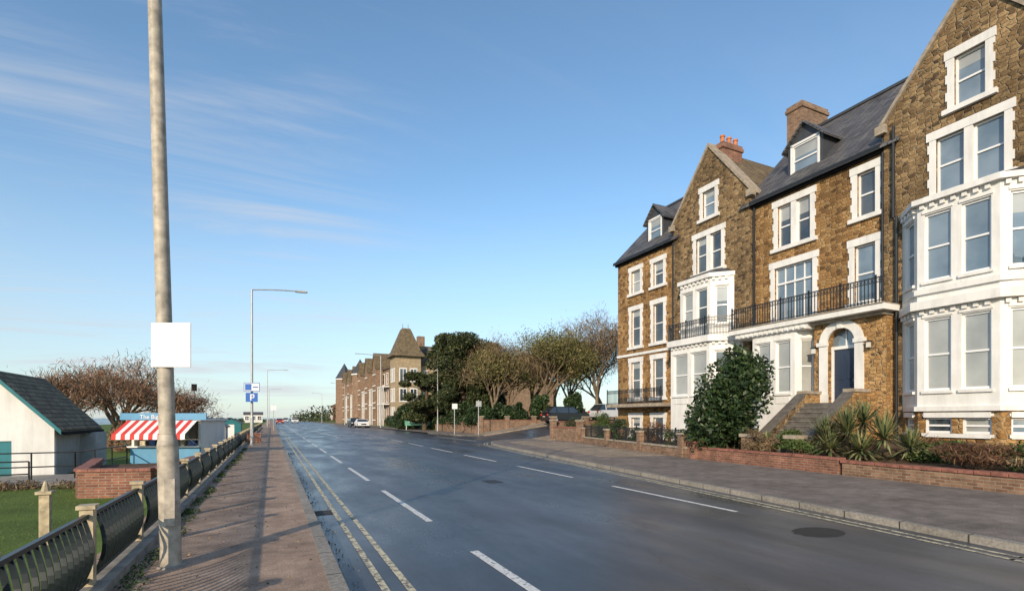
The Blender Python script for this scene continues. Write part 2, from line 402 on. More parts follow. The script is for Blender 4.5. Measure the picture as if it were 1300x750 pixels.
# ------------------------------------------------------------------ terrace
F0=20.0; Y0=26.7
def P2(s,d): return (F0-d,Y0-s)
MAIN=frame(P2(0,0),P2(30,0))
T=Bld()
gk=['glass','glass','glassblind','glasssky']
def window(b,fr,a0,a1,z0,z1,d=0.0,rec=.13,g=None,sash=True,vb=0):
    g=g or R.choice(gk); w=.06
    b.bf('glazing','%s'%g,fr,a0,a1,z0,z1,d-rec-.03,d-rec)
    if g in('glass','glasssky') and R.random()<.45:   # roller blind part-way down
        zb=z1-(z1-z0)*R.uniform(.15,.5); b.bf('blinds','glassblind',fr,a0+.02,a1-.02,zb,z1,d-rec+.001,d-rec+.004)
    D0,D1=d-rec,d-rec+.05
    b.bf('window_frames','frame',fr,a0,a0+w,z0,z1,D0,D1); b.bf('window_frames','frame',fr,a1-w,a1,z0,z1,D0,D1)
    b.bf('window_frames','frame',fr,a0+w,a1-w,z0,z0+w+.02,D0,D1); b.bf('window_frames','frame',fr,a0+w,a1-w,z1-w,z1,D0,D1)
    if sash:
        zm=(z0+z1)/2; b.bf('window_frames','frame',fr,a0+w,a1-w,zm-.03,zm+.03,D0,D1-.004)
    for i in range(vb):
        x=a0+(a1-a0)*(i+1)/(vb+1); b.bf('window_frames','frame',fr,x-.02,x+.02,z0+w+.02,z1-w,D0,D1-.008)
def surround(b,fr,a0,a1,z0,z1,d=0.0,w=.18,top=.28,mull=None):
    z=z0; k=0
    while z<z1-.02:
        h=min(.28,z1-z); e=w+(.05 if k%2 else 0)
        b.bf('window_surrounds','white',fr,a0-e,a0,z,z+h,d,d+.045); b.bf('window_surrounds','white',fr,a1,a1+e,z,z+h,d,d+.045)
        z+=h; k+=1
    b.bf('window_surrounds','white',fr,a0-w-.08,a1+w+.08,z1,z1+top,d,d+.06)
    b.bf('window_surrounds','white',fr,a0-w-.12,a1+w+.12,z0-.16,z0,d-.05,d+.12)
    if mull: b.bf('window_surrounds','white',fr,mull-.11,mull+.11,z0,z1,d-.1,d+.04)
def rect(a0,a1,z0,z1): return [(a0,z0),(a1,z0),(a1,z1),(a0,z1)]
def win(b,fr,holes,a0,a1,z0,z1,d=0.0,pair=False,**k):
    holes.append(rect(a0,a1,z0,z1)); m=(a0+a1)/2 if pair else None
    surround(b,fr,a0,a1,z0,z1,d,mull=m)
    if pair: window(b,fr,a0,m-.11,z0,z1,d,**k); window(b,fr,m+.11,a1,z0,z1,d,**k)
    else: window(b,fr,a0,a1,z0,z1,d,**k)
EAVE=11.45
hs=[]
for a0,a1 in ((1.35,2.2),(3.35,4.2)):
    win(T,MAIN,hs,a0,a1,9.15,10.5); win(T,MAIN,hs,a0,a1,5.9,8.1); win(T,MAIN,hs,a0,a1,2.75,4.95)
    win(T,MAIN,hs,a0,a1,.5,1.6)
T.slab('walls','stoneC',MAIN,rect(0,5.15,-.2,EAVE),hs,-.35,0)
T.bf('string_course','white',MAIN,0,5.15,5.35,5.5,.002,.07)
T.bf('string_course','white',MAIN,0,5.15,2.2,2.35,.002,.07)
PB=.15
hs=[]
win(T,MAIN,hs,7.25,8.05,11.65,13.0,PB); win(T,MAIN,hs,6.8,8.45,8.95,10.75,PB,pair=True)
T.slab('walls','stoneB',MAIN,[(5.152,-.2),(10.098,-.2),(10.098,12.0),(7.65,15.15),(5.152,12.0)],hs,-.35,PB)
hs=[]
win(T,MAIN,hs,11.4,12.9,8.95,10.75,pair=True); win(T,MAIN,hs,14.75,15.4,9.1,10.75)
win(T,MAIN,hs,11.25,13.0,5.75,8.1,pair=False,vb=3,sash=False,g='glasssky'); win(T,MAIN,hs,14.65,15.4,5.9,8.05)
T.slab('walls','stoneC',MAIN,rect(10.102,15.748,-.2,EAVE),hs,-.35,0)
T.bf('window_frames','frame',MAIN,11.31,12.94,7.35,7.43,-.13,-.06)
hs=[]
win(T,MAIN,hs,17.85,18.65,11.55,13.15,PB,g='glasssky'); win(T,MAIN,hs,17.35,19.1,8.95,10.75,PB,pair=True,g='glasssky')
T.slab('walls','stoneB',MAIN,[(15.752,-.2),(20.748,-.2),(20.748,12.0),(18.25,15.2),(15.752,12.0)],hs,-.35,PB)
hs=[]
win(T,MAIN,hs,22,23.5,8.95,10.75,pair=True); win(T,MAIN,hs,22,23.5,5.75,8.1,pair=True); win(T,MAIN,hs,22,23.5,2.7,4.9,pair=True); win(T,MAIN,hs,25,25.7,9.1,10.75)
T.slab('walls','stoneC',MAIN,rect(20.752,27,-.2,EAVE),hs,-.35,0)
for s0,s1,pk,zp in ((5.15,10.1,7.65,15.15),(15.75,20.75,18.25,15.2)):
    for a in (s0-.12,s1+.12):
        zs=12.0-.1
        pts=[(a,zs),(a,zs+.18),(pk,zp+.2),(pk,zp+.0)]
        if a>pk: pts=pts[::-1]
        T.slab('gable_coping','stonecap',MAIN,pts,[],-.4,PB+.08)
    T.bf('gable_coping','stonecap',MAIN,s0-.22,s0+.12,11.72,12.02,PB-.1,PB+.16)
    T.bf('gable_coping','stonecap',MAIN,s1-.12,s1+.22,11.72,12.02,PB-.1,PB+.16)
XR=24.0; ZR=15.65
def yS(s): return Y0-s
def roof_main(s0,s1,mat):
    y0,y1=yS(s0),yS(s1); t=.08
    for x0 in (F0-.3,2*XR-F0+.3):
        z0=EAVE-.15
        V=[(x0,y0,z0),(x0,y1,z0),(XR,y1,ZR),(XR,y0,ZR)]; V2=[(v[0],v[1],v[2]-t) for v in V]
        T.add('roof_slopes',mat,V+V2,[(0,1,2,3),(7,6,5,4),(0,4,5,1),(1,5,6,2),(2,6,7,3),(3,7,4,0)])
    T.box('ridge_tiles','lead',XR-.1,XR+.1,y1,y0,ZR-.03,ZR+.09)
roof_main(-.15,5.6,'slate'); roof_main(9.6,16.3,'slate'); roof_main(20.2,27.1,'slate')
for s0,s1,pk,zp,mt in ((5.15,10.1,7.65,15.1,'tile'),(15.75,20.75,18.25,15.15,'slate')):
    for a in (s0,s1):
        V=[(F0+.1,yS(a),11.95),(28.2,yS(a),11.95),(28.2,yS(pk),zp),(F0+.1,yS(pk),zp)]; V2=[(v[0],v[1],v[2]-.08) for v in V]
        T.add('roof_slopes',mt,V+V2,[(0,1,2,3),(7,6,5,4),(0,4,5,1),(1,5,6,2),(2,6,7,3),(3,7,4,0)])
T.box('walls','stoneB',F0+.36,28,yS(.35),yS(0.001),-.2,EAVE)
T.slab('walls','stoneB',frame((28,yS(.2)),(F0,yS(.2))),[(0,EAVE),(8,EAVE),(4,ZR-.15)],[],-.15,.15)
T.box('walls','brick',27.7,28,yS(27),yS(.36),-.2,EAVE)
T.box('walls','stoneB',F0,28,yS(27.3),yS(27.01),-.2,EAVE)
for s0,s1 in ((-.1,5.1),(10.15,15.7),(20.8,27)):
    T.bf('gutters','blackiron',MAIN,s0,s1,EAVE-.2,EAVE-.06,.18,.31)
    T.bf('eaves_board','dark',MAIN,s0,s1,EAVE-.3,EAVE-.12,.002,.16)
for s,z0,z1,d in ((10.25,5.7,11.3,.08),(15.68,5.7,12,.08),(5.05,2.5,11.3,.1),(16.22,0.6,8.6,.25),(16.12,8.6,11.8,.25)):
    p=fp(MAIN,s,0,d); T.cyl('downpipes','blackiron',(p.x,p.y,z0),(p.x,p.y,z1),.05,.05,8)
def dormer(s,w=1.45,xf=20.65,zb=12.0,zt=13.45,zp=14.25):
    fr=frame((xf,yS(s-w/2)),(xf,yS(s+w/2)))
    T.slab('dormer_fronts','lead',fr,[(0,zb-.3),(w,zb-.3),(w,zt),(w/2,zp),(0,zt)],[rect(.22,w-.22,zb+.05,zt-.05)],-.12,0)
    window(T,fr,.22,w-.22,zb+.05,zt-.05,0,.06,g='glasssky',vb=0)
    for a,b_ in ((.14,.22),(w-.22,w-.14)): T.bf('dormer_trim','frame',fr,a,b_,zb,zt,.002,.03)
    T.bf('dormer_trim','frame',fr,.14,w-.14,zb-.06,zb+.05,.002,.05); T.bf('dormer_trim','frame',fr,.14,w-.14,zt-.05,zt+.04,.002,.03)
    for a in (0,w-.08): T.bf('dormer_cheeks','lead',fr,a,a+.08,zb-.3,zt,-2.2,-.121)
    for a0,a1 in ((-.18,w/2),(w+.18,w/2)):
        V=[fp(fr,a0,zt-.16,.18),fp(fr,a1,zp+.04,.18),fp(fr,a1,zp+.04,-3),fp(fr,a0,zt-.16,-3)]; V2=[v-UP*.09 for v in V]
        T.add('dormer_roofs','slate',V+V2,[(0,1,2,3),(7,6,5,4),(0,4,5,1),(1,5,6,2),(2,6,7,3),(3,7,4,0)])
dormer(2.75); dormer(12.2,1.6); dormer(23.3)
def chimney(x0,x1,y0,y1,zb,zt,pots,mt='brickdk'):
    T.box('chimney_stacks',mt,x0,x1,y0,y1,zb,zt-.3); T.box('chimney_stacks',mt,x0-.06,x1+.06,y0-.06,y1+.06,zt-.3,zt-.14); T.box('chimney_stacks',mt,x0-.02,x1+.02,y0-.02,y1+.02,zt-.139,zt)
    for i in range(pots):
        x=x0+(x1-x0)*(i+.5)/pots; y=(y0+y1)/2
        T.cyl('chimney_pots','terracotta',(x,y,zt),(x,y,zt+.34),.12,.10,10); T.cyl('chimney_pots','terracotta',(x,y,zt+.34),(x,y,zt+.42),.13,.12,10)
chimney(20.25,21.6,18.55,19.0,13.6,15.3,3,'brick'); chimney(23.0,24.9,16.3,17.1,13,16.8,0,'brickdk')
chimney(23.0,24.9,5.5,6.3,13,17.0,3)

def bay(s0,s1,s2,s3,d,z0,z1,w0,w1,gl=None,mat='white',front=2,rec=.12,dd0=0.0):
    pts=[(s0,dd0),(s1,d),(s2,d),(s3,dd0)]
    for i,(p,q) in enumerate(zip(pts,pts[1:])):
        fr=frame(P2(*p),P2(*q)); L=fr[2]; holes=[]
        if i==1:
            e=.2; g_=.26; w=(L-2*e-g_*(front-1))/front; rs=[(e+k*(w+g_),e+k*(w+g_)+w) for k in range(front)]
        else: rs=[(.24,L-.24)] if L>.8 else []
        for a0,a1 in rs:
            holes.append(rect(a0,a1,w0,w1)); window(T,fr,a0,a1,w0,w1,0,rec,g=gl or R.choice(['glass','glasssky','glassblind','glass']))
            T.bf('bay_sills','white',fr,a0-.06,a1+.06,w0-.09,w0-.001,-.05,.07)
            T.bf('bay_trim','white',fr,a0-.05,a1+.05,w1+.04,w1+.12,.001,.04)
            if w0-z0>.6 and mat=='white': T.bf('bay_panels','white',fr,a0+.02,a1-.02,w0-.42,w0-.16,.001,.03)
        T.slab('bay_walls',mat,fr,rect(0,L,z0,z1),holes,-.2,0)
def bayring(s0,s1,s2,s3,d,z0,z1,out,mat='white',part='cornices'):
    k=out*.6
    pts=[P2(s0-k-out*.4,-.02),P2(s0-k-out*.4,out*.3),P2(s1-k*.7,d+out),P2(s2+k*.7,d+out),P2(s3+k+out*.4,out*.3),P2(s3+k+out*.4,-.02)]
    T.prism(part,mat,pts,z0,z1)
def dentils(p,q,z,n_sp=.28,w=.12,h=.13,out=.09):
    fr=frame(p,q); a=.1
    while a<fr[2]-.15: T.bf('dentils','white',fr,a,a+w,z,z+h,.002,out); a+=n_sp
def bayroof(s0,s1,s2,s3,d,z0,z1,mat='lead'):
    A=[P2(s0-.1,0),P2(s1-.05,d+.1),P2(s2+.05,d+.1),P2(s3+.1,0)]; B_=[P2(s0+.5,-.1),P2(s1+.35,.1),P2(s2-.35,.1),P2(s3-.5,-.1)]
    V=[(x,y,z0) for x,y in A]+[(x,y,z1) for x,y in B_]
    T.add('bay_roofs',mat,V,[(0,1,5,4),(1,2,6,5),(2,3,7,6),(4,5,6,7),(0,3,2,1),(0,4,7,3)])
lb=(5.35,6.15,8.75,9.7); ub=(5.75,6.4,8.4,9.2)
bay(*lb,1.25,-.2,5.2,2.7,4.75,dd0=PB); bayring(*lb,1.25,5.2,5.5,.2)
dentils(P2(6.15,1.25),P2(8.75,1.25),5.06); dentils(P2(8.75,1.25),P2(9.7,PB),5.06)
bay(*ub,.85,5.5,8.35,6.1,7.9,dd0=PB); bayring(*ub,.85,8.35,8.55,.15); bayroof(*ub,.85,8.55,9.0)
dentils(P2(6.4,.85),P2(8.4,.85),8.2); dentils(P2(8.4,.85),P2(9.2,PB),8.2)
cb=(10.35,10.85,12.85,13.35)
bay(*cb,.9,-.2,5.1,2.6,4.75,gl='glassblind')
db=(16.35,17.2,19.3,20.2)
bay(*db,.95,1.95,5.05,2.45,4.75,dd0=PB,gl='glassblind'); bayring(*db,.95,5.05,5.32,.22); bayring(*db,.95,5.55,5.72,.1)
bay(*db,.95,5.32,8.45,5.95,8.1,dd0=PB,gl='glasssky'); bayring(*db,.95,8.45,8.62,.18); bayroof(*db,.95,8.62,9.0)
for z in (4.9,8.3):
    dentils(P2(16.35,PB),P2(17.2,.95),z); dentils(P2(17.2,.95),P2(19.3,.95),z); dentils(P2(19.3,.95),P2(20.2,PB),z)
bayring(*db,.95,1.8,1.95,.1)
bay(*db,.92,-.2,1.8,1.1,1.6,dd0=PB,mat='stoneC')
for p,q in zip([(16.35,PB),(17.2,.95),(19.3,.95)],[(17.2,.95),(19.3,.95),(20.2,PB)]):
    fr=frame(P2(*p),P2(*q))
    e=.2 if fr[2]>1.5 else .24
    T.bf('basement_lintels','white',fr,e,fr[2]-e,1.6,1.76,.0,.05); T.bf('basement_lintels','white',fr,e,fr[2]-e,.98,1.1,.0,.05)
T.bf('balcony_slab','white',MAIN,9.75,16.28,5.32,5.52,.001,1.12); T.bf('balcony_slab','white',MAIN,10.0,13.45,5.1,5.319,.001,1.0)
dentils(P2(10.0,1.0),P2(13.4,1.0),5.13,.24); T.bf('balcony_slab','stonecap',MAIN,9.75,16.28,5.521,5.56,.001,1.16)
T.bf('balcony_slab','stonecap',MAIN,13.5,16.1,5.2,5.319,.001,.8)
def railing(b,p,q,z0,z1,mat='blackiron',sp=.12,part='railings',scroll=True):
    fr=frame(p,q); L=fr[2]
    b.bf(part,mat,fr,0,L,z1-.035,z1,-.025,.025); b.bf(part,mat,fr,0,L,z0+.06,z0+.085,-.015,.015); b.bf(part,mat,fr,0,L,z1-.2,z1-.175,-.012,.012)
    n=max(1,int(L/sp))
    for i in range(n+1):
        a=L*i/n; r=.011 if i%10 else .025
        b.bf(part,mat,fr,a-r,a+r,z0,z1+(0 if i%10 else .08),-r,r)
    if scroll:
        for i in range(n):
            a=L*(i+.5)/n; O=fp(fr,a,0,0)
            for k in range(6):
                an=k*math.pi/3; an2=(k+1)*math.pi/3
                b.cyl(part,mat,O+fr[1]*.04*math.cos(an)+UP*(z1-.11+.05*math.sin(an)),O+fr[1]*.04*math.cos(an2)+UP*(z1-.11+.05*math.sin(an2)),.008,.008,3,False)
railing(T,P2(9.9,1.08),P2(16.25,1.08),5.56,6.45)
railing(T,P2(6.1,1.36),P2(8.8,1.36),5.5,6.35); railing(T,P2(8.8,1.36),P2(9.75,.5),5.5,6.35); railing(T,P2(5.3,.4),P2(6.1,1.36),5.5,6.35)
railing(T,P2(20.3,1.08),P2(27,1.08),5.56,6.45); T.bf('balcony_slab','white',MAIN,20.35,27,5.32,5.56,.001,1.12)
railing(T,P2(.1,.9),P2(5.0,.9),2.4,3.25); T.bf('balcony_slab','stonecap',MAIN,.1,5.1,2.22,2.4,.08,.95)
PD=.55
ac=14.5; hw=.52; spr=4.45
arch=[(ac-hw,2.15),(ac+hw,2.15),(ac+hw,spr)]+[(ac+hw*math.cos(t*math.pi/14),spr+hw*math.sin(t*math.pi/14)) for t in range(1,14)]+[(ac-hw,spr)]
T.slab('porch_walls','stoneC',MAIN,rect(13.42,16.05,-.2,5.2),[arch],.02,PD)
ho=.82
oa=[(ac-ho,2.15),(ac-hw,2.15),(ac-hw,spr)]+[(ac-hw*math.cos(t*math.pi/14),spr+hw*math.sin(t*math.pi/14)) for t in range(1,14)]+[(ac+hw,spr),(ac+hw,2.15),(ac+ho,2.15),(ac+ho,spr)]+[(ac+ho*math.cos(t*math.pi/14),spr+ho*math.sin(t*math.pi/14)) for t in range(1,14)]+[(ac-ho,spr)]
T.slab('door_surround','white',MAIN,oa,[],PD+.001,PD+.09)
T.bf('door_surround','white',MAIN,ac-ho-.08,ac-hw+.03,spr-.1,spr+.05,PD,PD+.14); T.bf('door_surround','white',MAIN,ac+hw-.03,ac+ho+.08,spr-.1,spr+.05,PD,PD+.14)
T.bf('door_surround','white',MAIN,ac-ho-.05,ac-hw+.02,2.15,2.5,PD,PD+.13); T.bf('door_surround','white',MAIN,ac+hw-.02,ac+ho+.05,2.15,2.5,PD,PD+.13)
T.bf('door_surround','white',MAIN,ac-.09,ac+.09,spr+hw-.02,spr+ho+.12,PD,PD+.16)
T.bf('front_door','door',MAIN,ac-.44,ac+.44,2.16,4.2,.22,.28)
for a0,a1 in ((-.36,-.05),(.05,.36)):
    for z0,z1 in ((2.3,2.95),(3.05,3.95)): T.bf('front_door','door',MAIN,ac+a0,ac+a1,z0,z1,.281,.30)
T.bf('door_frame','frame',MAIN,ac-hw,ac-.44,2.16,4.3,.2,.34); T.bf('door_frame','frame',MAIN,ac+.44,ac+hw,2.16,4.3,.2,.34); T.bf('door_frame','frame',MAIN,ac-hw,ac+hw,4.2,4.32,.2,.35)
T.bf('glazing','glasssky',MAIN,ac-hw,ac+hw,4.32,5.0,.2,.24); T.bf('door_frame','frame',MAIN,ac-.02,ac+.02,4.32,4.98,.24,.27)
T.cyl('front_door','chrome',fp(MAIN,ac+.3,3.0,.3),fp(MAIN,ac+.3,3.0,.35),.03,.03,8)
for a in (13.5,15.55):
    p=fp(MAIN,a,4.2,PD+.15); T.box('wall_lanterns','blackiron',p.x-.07,p.x+.07,p.y-.07,p.y+.07,4.08,4.1); T.box('wall_lanterns','lamp',p.x-.055,p.x+.055,p.y-.055,p.y+.055,4.1,4.3); T.box('wall_lanterns','blackiron',p.x-.08,p.x+.08,p.y-.08,p.y+.08,4.3,4.34); T.cyl('wall_lanterns','blackiron',p+UP*.15,p+UP*.15+Vector((.16,0,0)),.015,.015,6)
yc=Y0-ac
T.box('steps','step',18.35,F0-PD+.2,yc-.75,yc+.75,-.1,2.14)
n=11; zs=2.14; x=18.35
for i in range(n):
    zt=zs-(i+1)*.165; T.box('steps','step',x-(i+1)*.23,x-i*.23,yc-.75,yc+.75,-.1,zt-.04); T.box('step_treads','tread',x-(i+1)*.23-.03,x-i*.23,yc-.75,yc+.75,zt-.039,zt)
for sgn in (-1,1):
    y0=yc+sgn*.75; y1=yc+sgn*1.02; ya,yb=min(y0,y1),max(y0,y1)
    xb=x-n*.23
    T.hexa('step_walls','stoneB',[(xb,ya,-.1),(18.4,ya,-.1),(18.4,yb,-.1),(xb,yb,-.1),(xb,ya,.6),(18.4,ya,2.4),(18.4,yb,2.4),(xb,yb,.6)])
    T.box('step_walls','stoneC',18.401,F0-PD-.01,ya,yb,-.1,2.5)
    T.hexa('step_wall_coping','step',[(xb-.05,ya-.05,.601),(18.4,ya-.05,2.41),(18.4,yb+.05,2.41),(xb-.05,yb+.05,.601),(xb-.05,ya-.05,.70),(18.4,ya-.05,2.51),(18.4,yb+.05,2.51),(xb-.05,yb+.05,.70)])
    T.box('step_wall_coping','stonecap',18.401,F0-PD-.02,ya-.05,yb+.05,2.501,2.62)
    T.box('step_walls','brickdk',xb-.4,xb,ya-.06,yb+.06,-.1,.9); T.box('step_wall_coping','stonecap',xb-.46,xb+.06,ya-.12,yb+.12,.9,1.02)
T.finish('victorian_terrace_house',(24,13.3,0))

# ------------------------------------------------------------------ garden ground, front walls
V=[];F=[]
ysg=[-20,-5,0,5,8,11,13,15.2]
for y in ysg:
    xw=14.95-(15.1-y)*.0757+.2
    for k,x in enumerate((xw,xw+1.5,18,20.1)): V.append((x,y,[.30,.42,.75,.85][k]))
for j in range(len(ysg)-1):
    for i in range(3): F.append((j*4+i,j*4+i+1,j*4+i+5,j*4+i+4))
mk('garden_bed',V,F,'soil',recalc=False)
V=[(15.2,15.2,.06),(20.1,15.2,.3),(20.1,27,.3),(17.7,27,.06)]; mk('garden_bed',V,[(0,1,2,3)],'soil',recalc=False)
def wall(name,p,q,z0,z1,mat='brick',cap='coping',th=.24,piers=(),ph=.2,pw=.36,pcap=None):
    b=Bld(); fr=frame(p,q); L=fr[2]
    b.bf('brickwork',mat,fr,0,L,z0,z1,-th/2,th/2)
    a=-.02
    near=(p[1]+q[1])/2<20
    st=.31 if near else 1.2
    while a<L+.02:
        e=min(a+st-.012,L+.02); dz=R.uniform(-.008,.008) if near else 0
        b.bf('coping',cap,fr,a,e,z1,z1+.08+dz,-th/2-.04+dz,th/2+.04+dz); a+=st
    for a in piers:
        b.bf('piers',mat,fr,a-pw/2,a+pw/2,z0,z1+ph,-pw/2,pw/2); b.bf('pier_caps',pcap or cap,fr,a-pw/2-.05,a+pw/2+.05,z1+ph,z1+ph+.09,-pw/2-.05,pw/2+.05)
    return b.finish(name,(p[0],p[1],0),bevel=.012)
wall('brick_garden_wall',(14.95,15.1),(14.5,9.1),-.02,.40,piers=(.15,),ph=.2)
wall('brick_garden_wall',(14.49,9.0),(13.0,-12),-.02,.34,mat='brickdk',piers=())
wall('brick_garden_wall',(15.0,15.4),(19.0,15.4),-.02,.6)
wall('stone_garden_wall',(17.75,27.3),(15.1,15.6),-.02,.34,mat='brickdk',cap='stonecap',piers=(.2,4,8,11.7),ph=.55)
b=Bld(); railing(b,(17.7,27.1),(15.15,15.7),.42,1.1,scroll=False); b.finish('iron_railing',(16,21,0))
wall('brick_boundary_wall',(18.2,46.3),(28,46.3),-.2,1.3,mat='brickdk',piers=(.2,3,6,9.6),ph=.35,pcap='stonecap')
wall('brick_boundary_wall',(18.3,32.4),(27,32.4),-.2,1.25,mat='brickdk',piers=(.2,3,6,8.6),ph=.35,pcap='stonecap')
wall('brick_boundary_wall',(18.2,28.2),(18.3,32.3),-.1,.9,mat='brickdk',piers=(.2,3.8),ph=.45,pcap='stonecap')
wall('brick_boundary_wall',(24.0,50.0),(36,48.6),-.2,2.2,mat='brickdk',piers=(.2,4,8),ph=.35,pcap='stonecap')
wall('brick_boundary_wall',(18.6,47),(18.6,62),-.2,.7,mat='brickdk',piers=(.2,5,10),ph=.3)

# ------------------------------------------------------------------ plants
def shrub(name,loc,rx,ry,h,n,size,mat,nc=14,aspect=.5):
    b=Bld(); x,y,z=loc
    for i in range(7):
        a=R.uniform(0,6.28); b.cyl('stems','bark',(x+.1*math.cos(a),y+.1*math.sin(a),z-.05),(x+rx*.6*math.cos(a),y+ry*.6*math.sin(a),z+h*R.uniform(.4,.8)),.03,.008,5)
    e=b.finish(name,loc)
    cs=[]
    for i in range(nc):
        a=R.uniform(0,6.28); r=math.sqrt(R.random())*.78; zz=R.uniform(.15,.88)
        k=math.sin(math.pi*min(1,zz*.75+.2))
        s=R.uniform(.22,.42)
        cs.append((x+rx*r*k*math.cos(a),y+ry*r*k*math.sin(a),z+h*zz,rx*s,ry*s,h*s*.55))
    quads_mesh('foliage',clumps(cs,n,.3),size,mat,e,loc,aspect)
    return e
shrub('laurel_bush',(16.1,14.2,.1),1.8,1.8,4.1,13000,.17,'leafdark',34)
shrub('red_stem_shrub',(15.9,15.6,.0),1.1,1.3,1.9,6000,.2,'leafred',16,.15)
for i,(x,y,rx,ry,h,m) in enumerate([(16.2,11.9,.7,.8,.8,'leafhedge'),(15.4,12.6,.6,.8,.8,'leafbrown'),(16.3,7.4,.9,1.2,.6,'leafhedge'),(15.3,6.4,.8,1.3,.6,'leafred'),(16.2,5.2,1.4,1.6,.8,'leafhedge'),(15.0,4.4,.6,1.4,.5,'leafbrown'),(16.2,3.0,1.2,1.6,.8,'leafhedge'),
    (17.2,7.5,.8,1.3,.5,'leafhedge'),(15.9,17,.6,.9,.9,'leafhedge'),(16.2,18.6,.7,1,1.2,'leafred'),(16.7,20.5,.7,1,.8,'leafhedge'),(17,22.5,.8,1,1.3,'leafdark'),(17.6,24.8,.8,1.1,1.0,'leafhedge'),(15.1,10.9,.4,.9,.5,'leafhedge'),(18,17.5,.9,1,1.5,'leafdark'),(18.5,9.0,.7,.9,.6,'leafred'),(19.6,31.4,1,.9,1.6,'leafdark'),(22,31.2,1.2,.9,1.9,'leafhedge')]):
    tw_=m in('leafred','leafbrown')
    shrub('garden_shrub',(x,y,.2 if y>15.3 else .38),rx,ry,h,int(2600*max(rx,.6)),.16 if tw_ else .085,m,12,.12 if tw_ else .5)
def yucca(name,loc,heads,seed):
    rr=random.Random(seed); b=Bld(); x,y,z=loc; V=[];F=[]
    for hx,hy,hz,L in heads:
        b.cyl('stems','bark',(x+hx*.3,y+hy*.3,z),(x+hx,y+hy,z+hz),.09,.07,7)
        for i in range(130):
            a=rr.uniform(0,6.283); el=rr.uniform(-.45,1.45); l=L*rr.uniform(.75,1.1); d=Vector((math.cos(a)*math.cos(el),math.sin(a)*math.cos(el),math.sin(el)))
            side=d.cross(UP).normalized(); p=Vector((x+hx,y+hy,z+hz)); w=.028
            mid=p+d*l*.55; tip=p+d*l-UP*l*.16*(1-abs(math.sin(el)))
            o=len(V); V+=[p-side*w*.6,p+side*w*.6,mid+side*w,mid-side*w,tip]
            F+=[(o,o+1,o+2,o+3),(o+3,o+2,o+4)]
    e=b.finish(name,loc); o=mk('blades',V,F,'leafyucca',recalc=False); o.parent=e; o.matrix_parent_inverse=Matrix.Translation(-Vector(loc))
yucca('yucca_plant',(15.6,9.6,.38),[(0,0,.75,.95),(.3,.9,.6,.85),(.2,-.9,.6,.9),(-.2,.4,.25,.8),(-.2,-.5,.25,.75),(.6,-.1,1.05,.8),(.3,-1.5,.35,.7)],3)
yucca('yucca_plant',(15.6,12.4,.35),[(0,0,.3,.5)],4)

def tree(name,loc,h,spread,levels,seed,bark='bark',leafmat=None,nleaf=0,lsize=.15,trunk=.25,first=.28,kids=3,lean=(0,0),tw=.012,leafr=.5,splay=.75,aspect=.12):
    rr=random.Random(seed); b=Bld(); tips=[]
    def rec(p,d,l,r,lv):
        seg=3 if lv<2 else 2; q=p; rr0=r
        for i in range(seg):
            dd=(d+Vector((rr.uniform(-1,1),rr.uniform(-1,1),rr.uniform(-.4,.6)))*.16).normalized(); d=dd
            q2=q+dd*l/seg; r2=max(tw,rr0*(1-.35*(i+1)/seg)); b.cyl('limbs',bark,q,q2,max(tw,rr0*(1-.35*i/seg)),r2,7 if lv<2 else (4 if lv<4 else 3)); q=q2
        if lv>=levels: tips.append(q); return
        if lv>=levels-2: tips.append(q)
        k=kids+(1 if lv==0 else 0)+(rr.random()<.3)
        ph=rr.uniform(0,6.28)
        for i in range(k):
            a=ph+6.283*i/k+rr.uniform(-.4,.4); sp=splay*rr.uniform(.45,1.1)*spread
            ax=d.cross(Vector((.3,.2,1))); ax=ax.normalized() if ax.length>.05 else Vector((1,0,0)); bx=d.cross(ax)
            nd=(d+(ax*math.cos(a)+bx*math.sin(a))*sp+UP*.12).normalized()
            st=q if rr.random()<.6 else p.lerp(q,rr.uniform(.6,.95))
            rec(st,nd,l*rr.uniform(.62,.85),r*.6,lv+1)
    rec(Vector(loc)-UP*.1,Vector((lean[0],lean[1],1)).normalized(),h*first,trunk,0)
    e=b.finish(name,loc)
    if leafmat:
        tp=np.array([tuple(t) for t in tips]); idx=NR.randint(0,len(tp),nleaf); C=tp[idx]+NR.normal(size=(nleaf,3))*leafr
        quads_mesh('fine_twigs' if aspect<.3 else 'foliage',C,lsize,leafmat,e,loc,aspect,upright=.9 if aspect<.3 else 0)
    return e
for i,(x,y,h,lm,nl,asp) in enumerate([(21.8,52,10.5,'leafolive',11000,.45),(24.6,53,12.5,'leafbrown',7000,.06),(27.0,51,13.2,'leafolive',14000,.45),(30.0,52,14.0,'leafolive',7000,.4),(33.5,49,14.5,'leafbrown',8000,.06),(37,52,14.5,'leafbrown',8000,.06),(29.5,58,12.5,'leafbrown',7000,.06),(34.5,56,14,'leafolive',7000,.45),(40,48,13,'leafbrown',6000,.06),(23.0,56,11.5,'leafpine',14000,.45)]):
    tree('bare_deciduous_tree' if asp<.3 else 'ivy_clad_tree',(x,y,1.0),h,1.0,5,20+i,'barklight',lm,nl,.2 if asp>.3 else .6,.24,.24,3,tw=.02,leafr=.5,aspect=asp)
